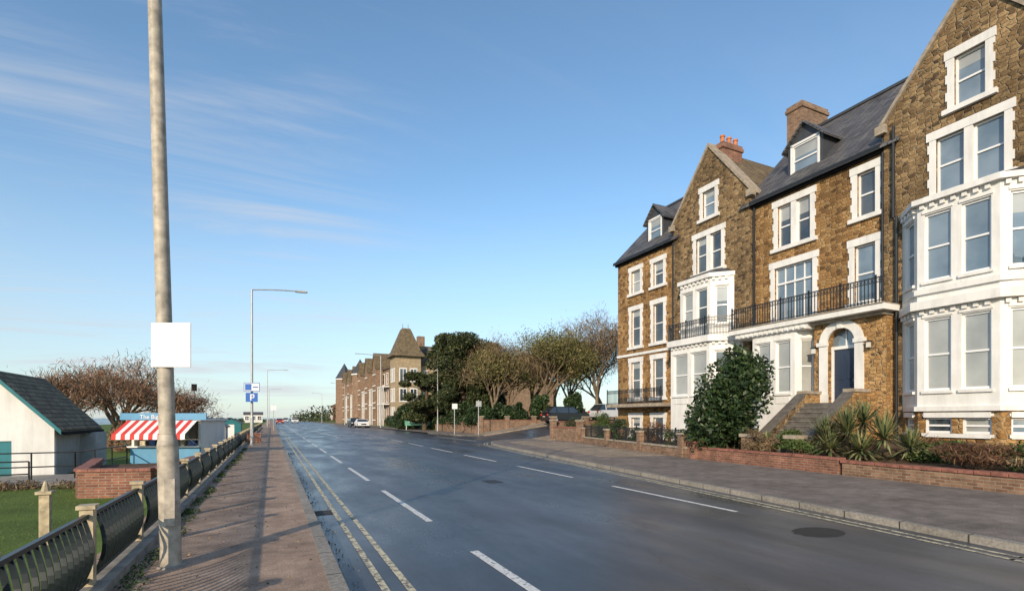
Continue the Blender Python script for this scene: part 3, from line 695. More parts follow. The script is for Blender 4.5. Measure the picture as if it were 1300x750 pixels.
def pine(name,loc,h,w,seed,n=16000,nc=46):
    rr=random.Random(seed); b=Bld(); x,y,z=loc; cs=[]
    b.cyl('trunk','bark',(x,y,z-.1),(x+.3,y,z+h*.55),.32,.2,9); b.cyl('trunk','bark',(x+.3,y,z+h*.55),(x+.2,y+.3,z+h*.92),.2,.06,8)
    for i in range(nc):
        zz=rr.uniform(.16,.93); prof=(1-((zz-.55)/.5)**2)**.5 if abs(zz-.55)<.5 else .1
        a=rr.uniform(0,6.28); r=w*prof*rr.uniform(.25,1)
        c=Vector((x+r*math.cos(a),y+r*math.sin(a),z+h*zz)); b.cyl('limbs','bark',(x+.25,y,z+h*max(.12,zz-.12)),c,.07,.02,5)
        s=rr.uniform(.6,1.25)*w*.3; cs.append((c.x,c.y,c.z,s,s,s*.55))
    e=b.finish(name,loc); quads_mesh('foliage',clumps(cs,n,.3),.32,'leafpine',e,loc,.4)
pine('pine_tree',(20.6,58,.1),12.0,4.4,3,52000,84); pine('pine_tree',(17.4,63,.1),7.6,2.8,4,18000,36); pine('pine_tree',(24.0,62,.3),10.8,3.8,5,30000,50)
for x,y,r,h in [(16.9,69.5,2.0,3.4),(18.9,68.5,2.6,4.4),(21.6,67.2,2.8,4.6),(19.8,49.6,1.9,2.6),(21.6,49,1.4,2.4),(23.2,48.6,1.3,2.4),(26,48,1.3,2.8),(30,47.9,1.2,3),(20.2,55,2.0,3.2),(21,53,1.6,3)]:
    shrub('evergreen_bush',(x,y,H(x,y)+.1),r,r,h,9000,.24,'leafdark',20)
# clipped hedge behind the far pavement
C=clumps([(19.3+R.uniform(-.3,.3),47.5+i*.6,1.0+R.uniform(-.1,.1),.75,.6,.85) for i in range(36)],22000,.2); quads_mesh('clipped_hedge',C,.16,'leafdark',aspect=.5)
C=clumps([(18.2+R.uniform(-.3,.3),70+i*.9,.9+R.uniform(-.1,.1),.8,.8,.9) for i in range(22)],11000,.2); quads_mesh('clipped_hedge',C,.2,'leafdark',aspect=.5)
for i,(x,y,h,le) in enumerate([(-11.6,42,7.6,(.05,0)),(-9.3,42,8.4,(.1,0)),(-6.9,43,6.8,(.3,0)),(-10.4,45,8.2,(0,0))]):
    tree('bare_deciduous_tree',(x,y,-.6),h,1.1,5,50+i,'barklight','leafrust',4200,.4,.2,.22,3,lean=le,tw=.018,leafr=.35,aspect=.07)
for x,y,r,h in [(-17,38,2.2,1.4),(-13.5,38,2.2,1.8),(-8,40,2.2,1.6),(-6,44,1.6,1.5)]:
    shrub('dune_bush',(x,y,-.6),r,r,h,4500,.2,'leafrust',14,.2)
cs=[(R.uniform(15,90),R.uniform(180,330),1.2,7,7,R.uniform(2,5)) for i in range(40)]+[(R.uniform(-42,-3),R.uniform(150,330),0,5,5,R.uniform(.6,1.6)) for i in range(26)]
quads_mesh('distant_trees',clumps(cs,14000,.4),1.0,'leafpine')
C=np.stack([NR.uniform(-13,-2.6,30000),NR.uniform(5,21,30000),np.full(30000,-.595)],axis=1)
quads_mesh('lawn_grass',C,.04,'blade',aspect=.16,upright=.5)
C=np.stack([-1.68+NR.normal(size=1200)*.04,NR.uniform(3,40,1200)**1.0,np.full(1200,.01)],axis=1)
quads_mesh('verge_weeds',C,.07,'blade',aspect=.2,upright=.4)
C=clumps([(R.uniform(-1.32,-1.12),R.uniform(5,30),.005,.09,.35,.035) for i in range(80)],9000,.1)
quads_mesh('verge_weeds',C,.03,'leafhedge',aspect=.6)
C=np.stack([np.concatenate([.60+np.abs(NR.normal(size=900))*.12,NR.uniform(-1.2,.4,500)]),NR.uniform(4,26,1400),np.concatenate([np.full(900,-.09),np.full(500,.008)])],axis=1)
C[:900,0]=np.maximum(C[:900,0],.67)
quads_mesh('fallen_leaves',C,.03,'leafbrown',aspect=.6)

# ------------------------------------------------------------------ sea-front fence
b=Bld(); FX=-1.5
b.box('plinth','concrete',FX-.14,FX+.16,2,90,-.1,.09)
y=3.9; seg=1.9
while y<88:
    b.box('posts','cream',FX-.05,FX+.05,y-.05,y+.05,.09,.80); b.box('posts','cream',FX-.07,FX+.07,y-.07,y+.07,.78,.815)
    near=y<28
    b.box('rails','greenfence',FX-.02,FX+.02,y+.05,y+seg-.05,.70,.735); b.box('rails','greenfence',FX-.02,FX+.02,y+.05,y+seg-.05,.13,.165)
    nb=13 if near else 9
    for i in range(nb):
        yy=y+.12+(seg-.24)*(i+.5)/nb; S=10 if near else 4
        V=[];F=[]
        for j in range(S+1):
            t=j/S; z=.16+.545*t; bow=math.sin(math.pi*t); oy=-.14*bow+.07; ox=.095*bow
            w=.017; th=.007
            V+=[(FX+ox-w,yy+oy-th,z),(FX+ox+w,yy+oy-th,z),(FX+ox+w,yy+oy+th,z),(FX+ox-w,yy+oy+th,z)]
        for j in range(S):
            o=4*j; F+=[(o,o+1,o+5,o+4),(o+1,o+2,o+6,o+5),(o+2,o+3,o+7,o+6),(o+3,o,o+4,o+7)]
        b.add('curved_bars','greenfence',V,F)
    y+=seg
b.finish('seafront_fence',(FX,20,0))
b=Bld(); b.box('post','cream',-3.62,-3.48,11.4,11.54,-.6,.28); b.box('post','cream',-3.66,-3.44,11.36,11.58,.28,.33); b.cyl('finial','cream',(-3.55,11.47,.33),(-3.55,11.47,.5),.07,.02,8); b.finish('gate_post',(-3.55,11.47,-.6))
# ------------------------------------------------------------------ lamps
def lamp(x,y,h,arm,lean=0.0,base=(.10,1.25),r=(.06,.04),mat='galv2',dirx=1,z=0):
    b=Bld(); T_=lambda zz: (x-lean*zz/h,y,z+zz)
    b.cyl('post',mat,T_(0),T_(base[1]),base[0],base[0],18); b.cyl('post',mat,T_(base[1]),T_(base[1]+.12),base[0],r[0],18); b.cyl('post',mat,T_(base[1]+.12),T_(h),r[0],r[1],16)
    p=Vector(T_(h)); prev=p
    for i in range(1,5):
        q=p+Vector((dirx*arm*i/4,0,.16*math.sin(i/4*math.pi/2))); b.cyl('arm',mat,prev,q,r[1]*.8,r[1]*.7,8); prev=q
    q=prev; b.box('lantern','galv2',min(q.x,q.x+dirx*.7),max(q.x,q.x+dirx*.7),q.y-.13,q.y+.13,q.z-.03,q.z+.04); b.box('lantern_glass','lamp',min(q.x+dirx*.08,q.x+dirx*.6),max(q.x+dirx*.08,q.x+dirx*.6),q.y-.1,q.y+.1,q.z-.06,q.z-.031)
    b.box('inspection_door',mat,x-base[0]*.5,x+base[0]*.5,y-base[0]-.012,y-base[0]+.03,z+.45,z+.95)
    b.cyl('base_plate','concrete',(x,y,z-.01),(x,y,z+.02),base[0]*1.35,base[0]*1.3,16)
    return b
b=lamp(-.98,6.55,8.2,1.6,.20,(.10,1.3),(.078,.058),'galv'); b.finish('street_lamp',(-.98,6.55,0),bevel=.004)
b=Bld(); fr=frame((-.96-.21*.9,6.43+.21*.42),(-.96+.21*.9,6.43-.21*.42)); b.bf('plate','signwhite',fr,0,fr[2],2.13,2.6,0,.012)
for z_ in (2.27,2.48): b.bf('clips','galv2',fr,.12,fr[2]-.12,z_,z_+.03,-.03,-.001)
b.finish('traffic_sign',(-.96,6.43,2.4),bevel=.004)
b=lamp(-1.04,33.3,9.0,2.3,.0,(.10,1.6),(.07,.05)); b.finish('street_lamp',(-1.04,33.3,0))
lamp(-.6,89,9.0,2.3).finish('street_lamp',(-.6,89,0)); lamp(-.6,150,9.0,2.3).finish('street_lamp',(-.6,150,0))
lamp(15.4,81,11.2,3.2,dirx=-1,r=(.08,.06)).finish('street_lamp',(15.4,81,0))
lamp(14.6,118,9.0,2.3,dirx=-1).finish('street_lamp',(14.6,118,0))
lamp(14.2,170,9.0,2.3,dirx=-1).finish('street_lamp',(14.2,170,0))
lamp(17.6,58,9.3,.4,dirx=-1).finish('street_lamp',(17.6,58,0))
def signpost(name,x,y,h,plates,z=0):
    b=Bld(); b.cyl('post','galv2',(x,y,z),(x,y,z+h),.038,.038,10)
    fr0=frame((x-.9*.5,y-.07+.42*.2),(x+.9*.5,y-.07-.42*.2))
    for w,z0,z1,m in plates: b.bf('plate_'+m,m,fr0,fr0[2]/2-w/2,fr0[2]/2+w/2,z+z0,z+z1,0,.012)
    return b.finish(name,(x,y,z))
b=Bld(); fr=frame((-1.45,33.12),(-.63,33.0))
b.bf('upper_plate','blue',fr,.0,.83,3.1,3.6,0,.015); b.bf('upper_border','signwhite',fr,.03,.80,3.13,3.57,.016,.019); b.bf('upper_field','blue',fr,.07,.40,3.17,3.53,.02,.023); b.bf('arrow','blue',fr,.47,.74,3.32,3.38,.02,.023)
b.bf('lower_plate','blue',fr,.1,.73,2.5,3.02,0,.015); b.bf('p_stem','signwhite',fr,.33,.40,2.58,2.94,.016,.02); b.bf('p_bowl','signwhite',fr,.40,.54,2.88,2.94,.016,.02); b.bf('p_bowl','signwhite',fr,.40,.54,2.72,2.78,.016,.02); b.bf('p_bowl','signwhite',fr,.50,.56,2.78,2.88,.016,.02)
b.finish('parking_sign',(-1.04,33,3))
signpost('traffic_sign',15.6,46.0,2.9,[(.5,2.4,2.9,'signwhite')]); signpost('traffic_sign',.2,70,3.2,[(.6,2.5,3.1,'signwhite')]); signpost('traffic_sign',17.2,43.9,3.2,[(.5,2.6,3.1,'galv2')],z=0)
b=Bld(); fr=frame((15.7,66.3),(20.0,64.1)); b.bf('board','signgreen',fr,0,fr[2],.55,1.75,0,.05)
for a in (.2,fr[2]-.2): b.bf('legs','galv2',fr,a-.04,a+.04,-.05,.56,.0,.05)
e=b.finish('park_sign',(17.8,65.2,0))
def text(s_,size,loc,rz,mat,parent,ploc):
    c=bpy.data.curves.new('lettering','FONT'); c.body=s_; c.size=size; c.extrude=.004; c.align_x='CENTER'; o=bpy.data.objects.new('lettering',c); o.data.materials.append(MT[mat])
    scene.collection.objects.link(o); o.rotation_euler=(math.pi/2,0,rz); o.location=loc; o.parent=parent; o.matrix_parent_inverse=Matrix.Translation(-Vector(ploc))
p=fp(fr,fr[2]/2,.98,.06); text('Square Sensory Park',.46,p,math.atan2(fr[1].y,fr[1].x),'signwhite',e,(17.8,65.2,0))

# ------------------------------------------------------------------ left side buildings
b=Bld(); x0,x1,y0,y1=-10.7,-7.3,24.4,28.9; ze=1.37; zr=3.2; xm=(x0+x1)/2
fr=frame((x0,y0),(x1,y0)); W_=x1-x0
b.slab('front_wall','white',fr,[(0,-.7),(W_,-.7),(W_,ze),(W_/2,zr-.06),(0,ze)],[rect(1.45,2.2,-.6,.75)],-.2,0); b.bf('door','teal',fr,1.45,2.2,-.6,.75,-.12,-.06)
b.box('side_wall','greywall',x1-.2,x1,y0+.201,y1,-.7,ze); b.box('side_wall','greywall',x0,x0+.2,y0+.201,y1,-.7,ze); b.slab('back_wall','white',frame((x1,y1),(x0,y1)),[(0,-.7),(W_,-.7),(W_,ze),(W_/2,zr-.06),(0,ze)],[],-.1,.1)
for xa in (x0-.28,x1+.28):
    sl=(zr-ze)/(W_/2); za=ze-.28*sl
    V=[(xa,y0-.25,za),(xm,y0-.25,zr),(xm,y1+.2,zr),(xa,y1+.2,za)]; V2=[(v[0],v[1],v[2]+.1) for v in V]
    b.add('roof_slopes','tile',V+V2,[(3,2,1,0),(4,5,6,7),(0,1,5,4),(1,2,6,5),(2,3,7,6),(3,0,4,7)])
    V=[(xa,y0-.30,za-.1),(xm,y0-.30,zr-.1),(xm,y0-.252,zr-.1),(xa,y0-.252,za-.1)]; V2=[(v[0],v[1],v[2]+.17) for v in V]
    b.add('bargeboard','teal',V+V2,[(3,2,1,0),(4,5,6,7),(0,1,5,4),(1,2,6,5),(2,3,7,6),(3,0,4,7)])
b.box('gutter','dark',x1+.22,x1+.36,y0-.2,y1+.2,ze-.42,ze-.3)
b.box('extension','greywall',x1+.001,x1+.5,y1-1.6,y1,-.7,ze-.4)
b.finish('white_beach_hut',(xm,26,-.6))
def hoops(b,p,q,z0,z1):
    fr=frame(p,q); L=fr[2]; n=max(1,int(L/1.1))
    for z_ in (z1,(z0+z1)/2): b.cyl('rails','blackiron',fp(fr,0,z_,0),fp(fr,L,z_,0),.025,.025,6)
    for i in range(n+1): b.cyl('uprights','blackiron',fp(fr,L*i/n,z0,0),fp(fr,L*i/n,z1,0),.025,.025,6)
b=Bld(); hoops(b,(-10.8,22.4),(-6.2,22.6),-.55,.4); hoops(b,(-6.2,22.6),(-5.6,26.8),-.55,.4); hoops(b,(-10.8,21.1),(-7,21.3),-.6,.2); b.finish('ramp_railing',(-8,22.5,-.6))
b=Bld(); b.box('ramp','concrete',-11,-5.4,21.2,24.3,-.62,-.5); b.single('ramp_path')
C=clumps([(R.uniform(-13,-5.2),R.uniform(20.2,20.8),-.55,.35,.3,.22) for i in range(30)],5000,.1); quads_mesh('low_hedge',C,.12,'leafbrown',aspect=.2)
wall('brick_planter',(-4.75,17.7),(-3.0,17.2),-.65,.12,'brick','coping',piers=()); wall('brick_planter',(-3.0,17.25),(-2.5,22),-.65,.12,'brick','coping')
wall('brick_planter',(-5.4,22),(-4.75,17.8),-.65,.12,'brick','coping')
b=Bld(); b.prism('soil','soil',[(-4.6,17.8),(-3.1,17.4),(-2.6,21.9),(-5.2,21.9)],-.6,-.02); b.single('planter_soil')
wall('brick_wall',(-1.9,36),(-.6,36),-.1,.55,'brick','coping'); wall('brick_wall',(-1.95,36.1),(-1.95,44),-.1,.5,'brick','coping')
b=Bld(); fr=frame((-5.35,26.1),(-2.75,25.1)); L=fr[2]
b.bf('counter_wall','skyblue',fr,0,L,-.6,.35,-.1,0); b.bf('counter','frame',fr,-.05,L+.05,.35,.41,-.3,.15)
b.bf('back_wall','white',fr,0,L,-.6,1.5,-2.2,-2.1); b.bf('side_walls','white',fr,0,.1,-.6,1.45,-2.1,-.1); b.bf('side_walls','white',fr,L-.1,L,-.6,1.45,-2.1,-.1)
b.bf('roof','frame',fr,-.1,L+.1,1.46,1.54,-2.3,.1); b.bf('fascia_sign','skyblue',fr,-.3,L+.35,1.5,1.78,.101,.16)
n=16
for i in range(n):
    a0=L*i/n; a1=L*(i+1)/n; m='red' if i%2==0 else 'signwhite'
    V=[fp(fr,a0,1.48,.17),fp(fr,a1,1.48,.17),fp(fr,a1,.93,1.1),fp(fr,a0,.93,1.1),fp(fr,a1,.72,1.12),fp(fr,a0,.72,1.12)]
    b.add('awning',m,V,[(0,1,2,3),(3,2,4,5)])
for a in (.05,L-.05): b.cyl('awning_struts','galv2',fp(fr,a,.4,.0),fp(fr,a,.93,1.08),.015,.015,6)
for i in range(6): b.bf('goods',R.choice(['red','blue','yellow','signwhite','teal']),fr,.2+i*.4,.42+i*.4,.42,R.uniform(.6,.85),-.5,-.3)
e=b.finish('seaside_kiosk',(-4.2,25.4,-.6)); p=fp(fr,L*.42,1.55,.17); text('The Big Kiosk',.24,p,math.atan2(fr[1].y,fr[1].x),'signwhite',e,(-4.2,25.4,-.6))
for i,(x,y,m) in enumerate([(-3.9,34,'skyblue'),(-3.8,39,'white'),(-4.4,46,'cream'),(-3.9,60,'teal'),(-5,64,'white')]):
    b=Bld(); fr=frame((x-1,y),(x+1,y)); b.slab('walls',m,fr,[(0,-.6),(2,-.6),(2,1.0),(1,1.5),(0,1.0)],[rect(.6,1.4,-.5,.9)],-2.2,0); b.bf('door','frame',fr,.6,1.4,-.5,.9,-.1,-.05)
    for a in (-.15,2.15):
        V=[fp(fr,a,.93,.15),fp(fr,1,1.53,.15),fp(fr,1,1.53,-2.35),fp(fr,a,.93,-2.35)]; V2=[v+UP*.07 for v in V]; b.add('roof','lead',V+V2,[(3,2,1,0),(4,5,6,7),(0,1,5,4),(1,2,6,5),(2,3,7,6),(3,0,4,7)])
    b.finish('beach_hut',(x,y,-.6))
b=Bld(); b.cyl('mast','galv2',(-6.1,52,-.6),(-6.1,52,4.4),.06,.04,8); b.box('head','dark',-6.3,-5.9,51.9,52.1,3.9,4.5); b.finish('loudspeaker_mast',(-6.1,52,-.6))

# ------------------------------------------------------------------ far buildings
def block(b,p,q,depth,z1,nb,rows,mat,roofh,roofmat='tile',winw=1.1):
    fr=frame(p,q); L=fr[2]; hs=[]; step=L/nb
    for i in range(nb):
        for (za,zb) in rows:
            a=step*(i+.5); hs.append(rect(a-winw/2,a+winw/2,za,zb)); b.bf('glazing','glass',fr,a-winw/2,a+winw/2,za,zb,-.25,-.2)
            for e0,e1 in ((a-winw/2-.15,a-winw/2),(a+winw/2,a+winw/2+.15)): b.bf('window_trim','white',fr,e0,e1,za-.15,zb+.15,0,.08)
            b.bf('window_trim','white',fr,a-winw/2,a+winw/2,zb,zb+.15,0,.08); b.bf('window_trim','white',fr,a-winw/2,a+winw/2,za-.15,za,0,.12)
            b.bf('window_trim','white',fr,a-.04,a+.04,za,zb,-.18,-.1); b.bf('window_trim','white',fr,a-winw/2,a+winw/2,(za+zb)/2-.05,(za+zb)/2+.05,-.18,-.12)
    b.slab('walls',mat,fr,rect(0,L,-.2,z1),hs,-.4,0); b.bf('walls',mat,fr,0,L,-.2,z1,-depth,-.5)
    V=[fp(fr,-.2,z1,.3),fp(fr,L+.2,z1,.3),fp(fr,L+.2,z1+roofh,-depth/2),fp(fr,-.2,z1+roofh,-depth/2),fp(fr,-.2,z1,-depth-.3),fp(fr,L+.2,z1,-depth-.3)]
    b.add('roofs',roofmat,V,[(0,1,2,3),(3,2,5,4),(0,3,4),(1,5,2),(0,4,5,1)])
    for (za,zb) in rows[1:]: b.bf('string_course','white',fr,0,L,za-.55,za-.42,.01,.1)
    return fr
Hh=Bld(); rows=[(1.2,3.4),(4.6,6.8),(8,10)]
fr=block(Hh,(20,157),(20,97),14,10.8,18,rows,'brickhotel',4.2,'slate',winw=1.5)
for i in range(6):
    a=3+i*9.6
    f2=frame(tuple(fp(fr,a,0,1.5))[:2],tuple(fp(fr,a+3.6,0,1.5))[:2]); hs=[rect(.6,1.5,za,zb) for za,zb in rows]+[rect(2.1,3.0,za,zb) for za,zb in rows]
    Hh.slab('walls','brickhotel',f2,[(0,-.2),(3.6,-.2),(3.6,11.3),(1.8,14.2),(0,11.3)],hs,-1.45,0)
    for h_ in hs: Hh.bf('glazing','glass',f2,h_[0][0],h_[1][0],h_[0][1],h_[2][1],-.3,-.25)
    for za,zb in rows: Hh.bf('window_trim','white',f2,.4,3.2,zb,zb+.2,0,.08); Hh.bf('window_trim','white',f2,.4,3.2,za-.2,za,0,.12)
    Hh.bf('balconies','white',fr,a+3.8,a+9.3,4.0,4.25,.0,1.3); Hh.bf('balconies','white',fr,a+3.8,a+9.3,7.3,7.5,.0,1.3)
    for k in range(4): Hh.bf('balconies','white',fr,a+4+k*1.7,a+4.15+k*1.7,0,7.3,1.1,1.25)
    for s0 in (0,3.6):
        e_=-.2 if s0==0 else .2
        V=[fp(f2,s0+e_,11.1,.2),fp(f2,1.8,14.3,.2),fp(f2,1.8,14.3,-7),fp(f2,s0+e_,11.1,-7)]; Hh.add('roofs','tile',V+[v+UP*.12 for v in V],[(3,2,1,0),(4,5,6,7),(0,1,5,4),(1,2,6,5),(2,3,7,6),(3,0,4,7)])
def turret(x,y,r,z1,hc,n=8,mat='brickhotel',rf='lead'):
    Hh.cyl('turrets',mat,(x,y,-.2),(x,y,z1),r,r,n,False); Hh.cyl('turret_cornices','white',(x,y,z1),(x,y,z1+.3),r+.25,r+.25,n,False); Hh.cyl('turret_roofs',rf,(x,y,z1+.3),(x,y,z1+.3+hc),r+.2,.05,n,False)
turret(19.2,156,2.4,12.5,4.5); turret(19.4,128,1.8,11.8,3.6)
for y in (104,114,126,139,150): Hh.box('chimney_stacks','brickhotel',26,28,y,y+1.2,12,17.2)
fr=block(Hh,(23.0,93),(38,93),14,11.2,7,[(1.2,3.4),(4.6,6.8),(8.2,10.2)],'hoteltan',4.6,'tile',winw=1.1)
for a in (3.4,9):
    f2=frame(tuple(fp(fr,a,0,.9))[:2],tuple(fp(fr,a+3,0,.9))[:2]); Hh.slab('walls','hoteltan',f2,[(0,-.2),(3,-.2),(3,11.8),(1.5,14.4),(0,11.8)],[rect(1,2,z_,z_+2) for z_ in (1.2,4.6,8.2)],-.8,0); Hh.bf('glazing','glass',f2,1,2,1,10.4,-.6,-.5)
    for z_ in (1.2,4.6,8.2): Hh.bf('window_trim','white',f2,.85,2.15,z_+2,z_+2.2,0,.08); Hh.bf('window_trim','white',f2,.85,2.15,z_-.2,z_,0,.08)
    for s0 in (-.2,3.2):
        V=[fp(f2,s0,11.6,.2),fp(f2,1.5,14.6,.2),fp(f2,1.5,14.6,-6),fp(f2,s0,11.6,-6)]; Hh.add('roofs','tile',V+[v+UP*.12 for v in V],[(3,2,1,0),(4,5,6,7),(0,1,5,4),(1,2,6,5),(2,3,7,6),(3,0,4,7)])
for x in (26,33,37): Hh.box('chimney_stacks','brickhotel',x,x+1.4,99,100,14,17.6)
Hh.box('corner_tower','hoteltan',20.0,24.6,91.5,96,-.2,12.6)
fT=frame((20.0,91.5),(24.6,91.5)); fS=frame((20.0,96),(20.0,91.5))
for ff,LL in ((fT,4.6),(fS,4.5)):
    for z_ in (1.2,4.6,8.2):
        for a in (.8,2.7):
            Hh.bf('glazing','glass',ff,a,a+1.1,z_,z_+2.1,.01,.03)
            Hh.bf('window_trim','white',ff,a-.15,a+1.25,z_+2.1,z_+2.3,.01,.1); Hh.bf('window_trim','white',ff,a-.15,a+1.25,z_-.2,z_,.01,.1); Hh.bf('window_trim','white',ff,a-.15,a,z_,z_+2.1,.01,.08); Hh.bf('window_trim','white',ff,a+1.1,a+1.25,z_,z_+2.1,.01,.08); Hh.bf('window_trim','white',ff,a+.5,a+.6,z_,z_+2.1,.03,.06)
cx,cy=22.3,93.75
rings=[(3.0,12.6),(2.3,13.7),(1.6,15.6),(.9,17.5),(.7,17.9)]
V=[(cx+sx*r_,cy+sy*r_,z_) for r_,z_ in rings for sx,sy in ((-1,-1),(1,-1),(1,1),(-1,1))]
F=[(4*i+k,4*i+(k+1)%4,4*i+4+(k+1)%4,4*i+4+k) for i in range(len(rings)-1) for k in range(4)]+[(3,2,1,0),(16,17,18,19)]
Hh.add('tower_roof','tile',V,F); Hh.cyl('tower_finial','lead',(cx-.5,cy,17.9),(cx-.5,cy,18.8),.06,.03,6); Hh.cyl('tower_finial','lead',(cx+.5,cy,17.9),(cx+.5,cy,18.8),.06,.03,6)
Hh.finish('victorian_hotel',(24,120,0))
for x,y,w,d,h,m,rm in [(20,172,8,9,6.5,'brick','tile'),(21,186,9,10,7.5,'brickdk','slate'),(21,205,9,12,6,'brick','tile'),(45,96,10,10,9,'brickhotel','tile'),(30,230,14,10,7,'white','slate')]:
    b=Bld(); block(b,(x,y+w),(x,y),d,h,3,[(1,2.4),(3.8,5.2)],m,3,roofmat=rm); b.finish('brick_house',(x,y,0))
b=Bld(); block(b,(-9,205),(-3,205),4,2.6,3,[(.8,2)],'white',1,roofmat='slate'); b.finish('seafront_shelter',(-6,205,0))

# ------------------------------------------------------------------ cars
def car(name,loc,rz,paint,kind='suv'):
    b=Bld(); hgt=1.62 if kind=='suv' else 1.45; w=.9
    prof=[(-2.2,.35),(-2.2,.75),(-2.1,.98),(-1.0,1.04),(1.7,1.02),(2.12,.95),(2.2,.6),(2.15,.32)]
    if kind=='suv': cab=[(-1.25,1.03),(-.55,hgt-.04),(1.5,hgt-.04),(2.05,1.02)]
    else: cab=[(-1.1,1.03),(-.35,hgt-.04),(1.05,hgt-.04),(1.8,1.02)]
    fr=(Vector((0,0,0)),Vector((1,0,0)),1)
    b.slab('body',paint,fr,[(x,z) for x,z in prof],[],-w,w)
    V=[(x,sy*(w-(.04 if z<1.2 else .2)),z) for sy in (-1,1) for x,z in cab]
    b.add('windows','carglass',V,[(0,1,2,3),(7,6,5,4),(0,4,5,1),(1,5,6,2),(2,6,7,3)])
    x0,x1=cab[1][0]-.08,cab[2][0]+.1; b.box('roof',paint,x0,x1,-w+.19,w-.19,hgt-.05,hgt)
    for sy in (-1,1):
        for xp in (cab[1][0]*.2+.1,cab[2][0]*.75+.1):
            b.hexa('pillars',paint,[(xp-.05,sy*(w-.05),1.03),(xp+.05,sy*(w-.05),1.03),(xp+.05,sy*(w-.02),1.03),(xp-.05,sy*(w-.02),1.03),(xp-.04,sy*(w-.21),hgt-.05),(xp+.04,sy*(w-.21),hgt-.05),(xp+.04,sy*(w-.185),hgt-.05),(xp-.04,sy*(w-.185),hgt-.05)])
        for xw in (-1.38,1.36):
            b.cyl('wheels','rubber',(xw,sy*(w-.2),.34),(xw,sy*(w+.02),.34),.34,.34,20); b.cyl('hubs','chrome',(xw,sy*(w+.02),.34),(xw,sy*(w+.035),.34),.21,.19,14)
        b.box('mirrors',paint,-1.0,-.85,min(sy*w,sy*(w+.18)),max(sy*w,sy*(w+.18)),1.02,1.15)
        b.box('headlights','lamp',-2.22,-2.1,min(sy*.5,sy*.82),max(sy*.5,sy*.82),.68,.84); b.box('taillights','taillight',2.1,2.2,min(sy*.6,sy*.86),max(sy*.6,sy*.86),.72,.95)
    b.box('grille','dark',-2.215,-2.15,-.42,.42,.5,.72); b.box('number_plate','signwhite',-2.225,-2.21,-.26,.26,.42,.52); b.box('number_plate','yellow',2.19,2.215,-.26,.26,.62,.74); b.box('bumper','rubber',-2.24,2.2,-.85,.85,.25,.36)
    e=b.finish(name,(0,0,0),bevel=.035); e.location=loc; e.rotation_euler=(0,0,rz)
car('parked_car',(25.4,42.2,H(25.4,42)+.06),math.radians(175),'carblack','suv'); car('parked_car',(30.6,42.0,1.31),math.radians(182),'carsilver','suv')
car('parked_car',(13.6,88,-.1),math.radians(90),'carwhite','hatch'); car('parked_car',(13.4,95,-.1),math.radians(90),'carblack','suv'); car('car',(6.4,170,-.1),math.radians(90),'carwhite','hatch'); car('parked_car',(1.9,150,-.1),math.radians(90),'carred','hatch'); car('car',(4.2,190,-.1),math.radians(90),'carsilver','suv')

# ------------------------------------------------------------------ light & sky
EL=math.radians(20); sd=Vector((-.68,-.733,0)).normalized()
sv=Vector((sd.x*math.cos(EL),sd.y*math.cos(EL),math.sin(EL)))
sl=bpy.data.lights.new('sun','SUN'); sl.energy=4.8; sl.angle=math.radians(.5); sl.color=(1,.82,.60)
so=bpy.data.objects.new('sun',sl); so.rotation_euler=sv.to_track_quat('Z','Y').to_euler(); scene.collection.objects.link(so)
w=bpy.data.worlds.new('World'); scene.world=w; w.use_nodes=True; nt=w.node_tree; N=nt.nodes; Lk=nt.links
bg=N['Background']; sky=N.new('ShaderNodeTexSky'); sky.sky_type='NISHITA'; sky.sun_disc=False; sky.sun_elevation=EL; sky.sun_rotation=math.atan2(sd.x,sd.y); sky.altitude=0; sky.air_density=1.0; sky.dust_density=.5; sky.ozone_density=1.8
tc=N.new('ShaderNodeTexCoord'); sp=N.new('ShaderNodeSeparateXYZ'); Lk.new(tc.outputs['Generated'],sp.inputs[0])
def mth(op,a,b=0.,c=None):
    m=N.new('ShaderNodeMath'); m.operation=op
    for i,v in ((0,a),(1,b),(2,c)):
        if v is None: continue
        if hasattr(v,'links'): Lk.new(v,m.inputs[i])
        else: m.inputs[i].default_value=v
    return m.outputs[0]
def mr(v,a,b_,c=0.,d=1.):
    m=N.new('ShaderNodeMapRange'); m.interpolation_type='SMOOTHSTEP'; Lk.new(v,m.inputs[0])
    for i,x in enumerate((a,b_,c,d)): m.inputs[i+1].default_value=x
    return m.outputs[0]
zz=mth('ADD',mth('MAXIMUM',sp.outputs[2],0.),.12); px=mth('DIVIDE',sp.outputs[0],zz); py=mth('DIVIDE',sp.outputs[1],zz)
cb_=N.new('ShaderNodeCombineXYZ'); Lk.new(px,cb_.inputs[0]); Lk.new(py,cb_.inputs[1])
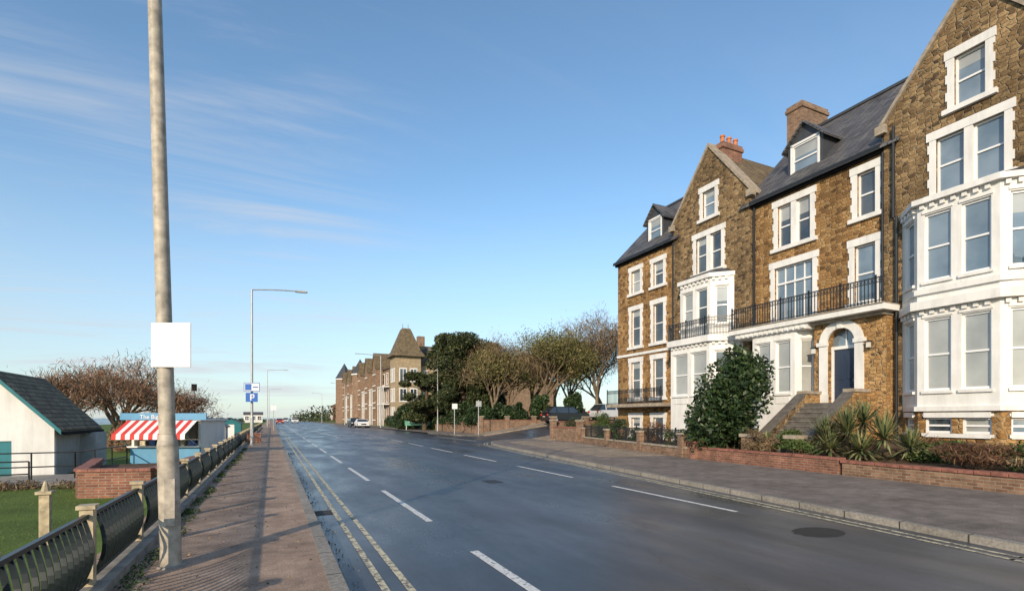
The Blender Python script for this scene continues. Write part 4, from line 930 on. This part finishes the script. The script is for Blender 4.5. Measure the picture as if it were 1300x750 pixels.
mp=N.new('ShaderNodeMapping'); Lk.new(cb_.outputs[0],mp.inputs[0]); mp.inputs['Rotation'].default_value=(0,0,math.radians(38)); mp.inputs['Scale'].default_value=(.5,1.7,1)
nz=N.new('ShaderNodeTexNoise'); nz.inputs['Scale'].default_value=1.0; nz.inputs['Detail'].default_value=9; nz.inputs['Roughness'].default_value=.62; nz.inputs['Distortion'].default_value=.9; Lk.new(mp.outputs[0],nz.inputs['Vector'])
nz2=N.new('ShaderNodeTexNoise'); nz2.inputs['Scale'].default_value=.8; nz2.inputs['Detail'].default_value=3; Lk.new(cb_.outputs[0],nz2.inputs['Vector'])
cl=mth('MULTIPLY',mr(nz.outputs['Fac'],.42,.70),mr(nz2.outputs['Fac'],.34,.57))
left=mr(sp.outputs[0],.32,-.06,.12,1.)
cl=mth('MULTIPLY',mth('MULTIPLY',cl,left),.8)
haze=mr(sp.outputs[2],.42,.0,0.,.62)
tint=N.new('ShaderNodeMix'); tint.data_type='RGBA'; tint.blend_type='MULTIPLY'; tint.inputs[0].default_value=1; Lk.new(sky.outputs[0],tint.inputs[6]); tint.inputs[7].default_value=(1.25,1.44,1.48,1)
mx=N.new('ShaderNodeMix'); mx.data_type='RGBA'; Lk.new(haze,mx.inputs[0]); Lk.new(tint.outputs[2],mx.inputs[6]); mx.inputs[7].default_value=(4.2,4.7,5.2,1)
mx2=N.new('ShaderNodeMix'); mx2.data_type='RGBA'; Lk.new(cl,mx2.inputs[0]); Lk.new(mx.outputs[2],mx2.inputs[6]); mx2.inputs[7].default_value=(4.7,4.8,5.1,1)
Lk.new(mx2.outputs[2],bg.inputs[0]); bg.inputs[1].default_value=.145
# camera
cam=bpy.data.cameras.new('camera'); cam.sensor_width=36; cam.lens=18; cam.shift_y=.119; cam.clip_end=20000
co=bpy.data.objects.new('camera',cam); co.location=(0,0,1.6); co.rotation_euler=(math.radians(90),0,math.radians(-25.14)); scene.collection.objects.link(co); scene.camera=co
scene.view_settings.view_transform='Standard'; scene.view_settings.look='None'; scene.view_settings.exposure=0
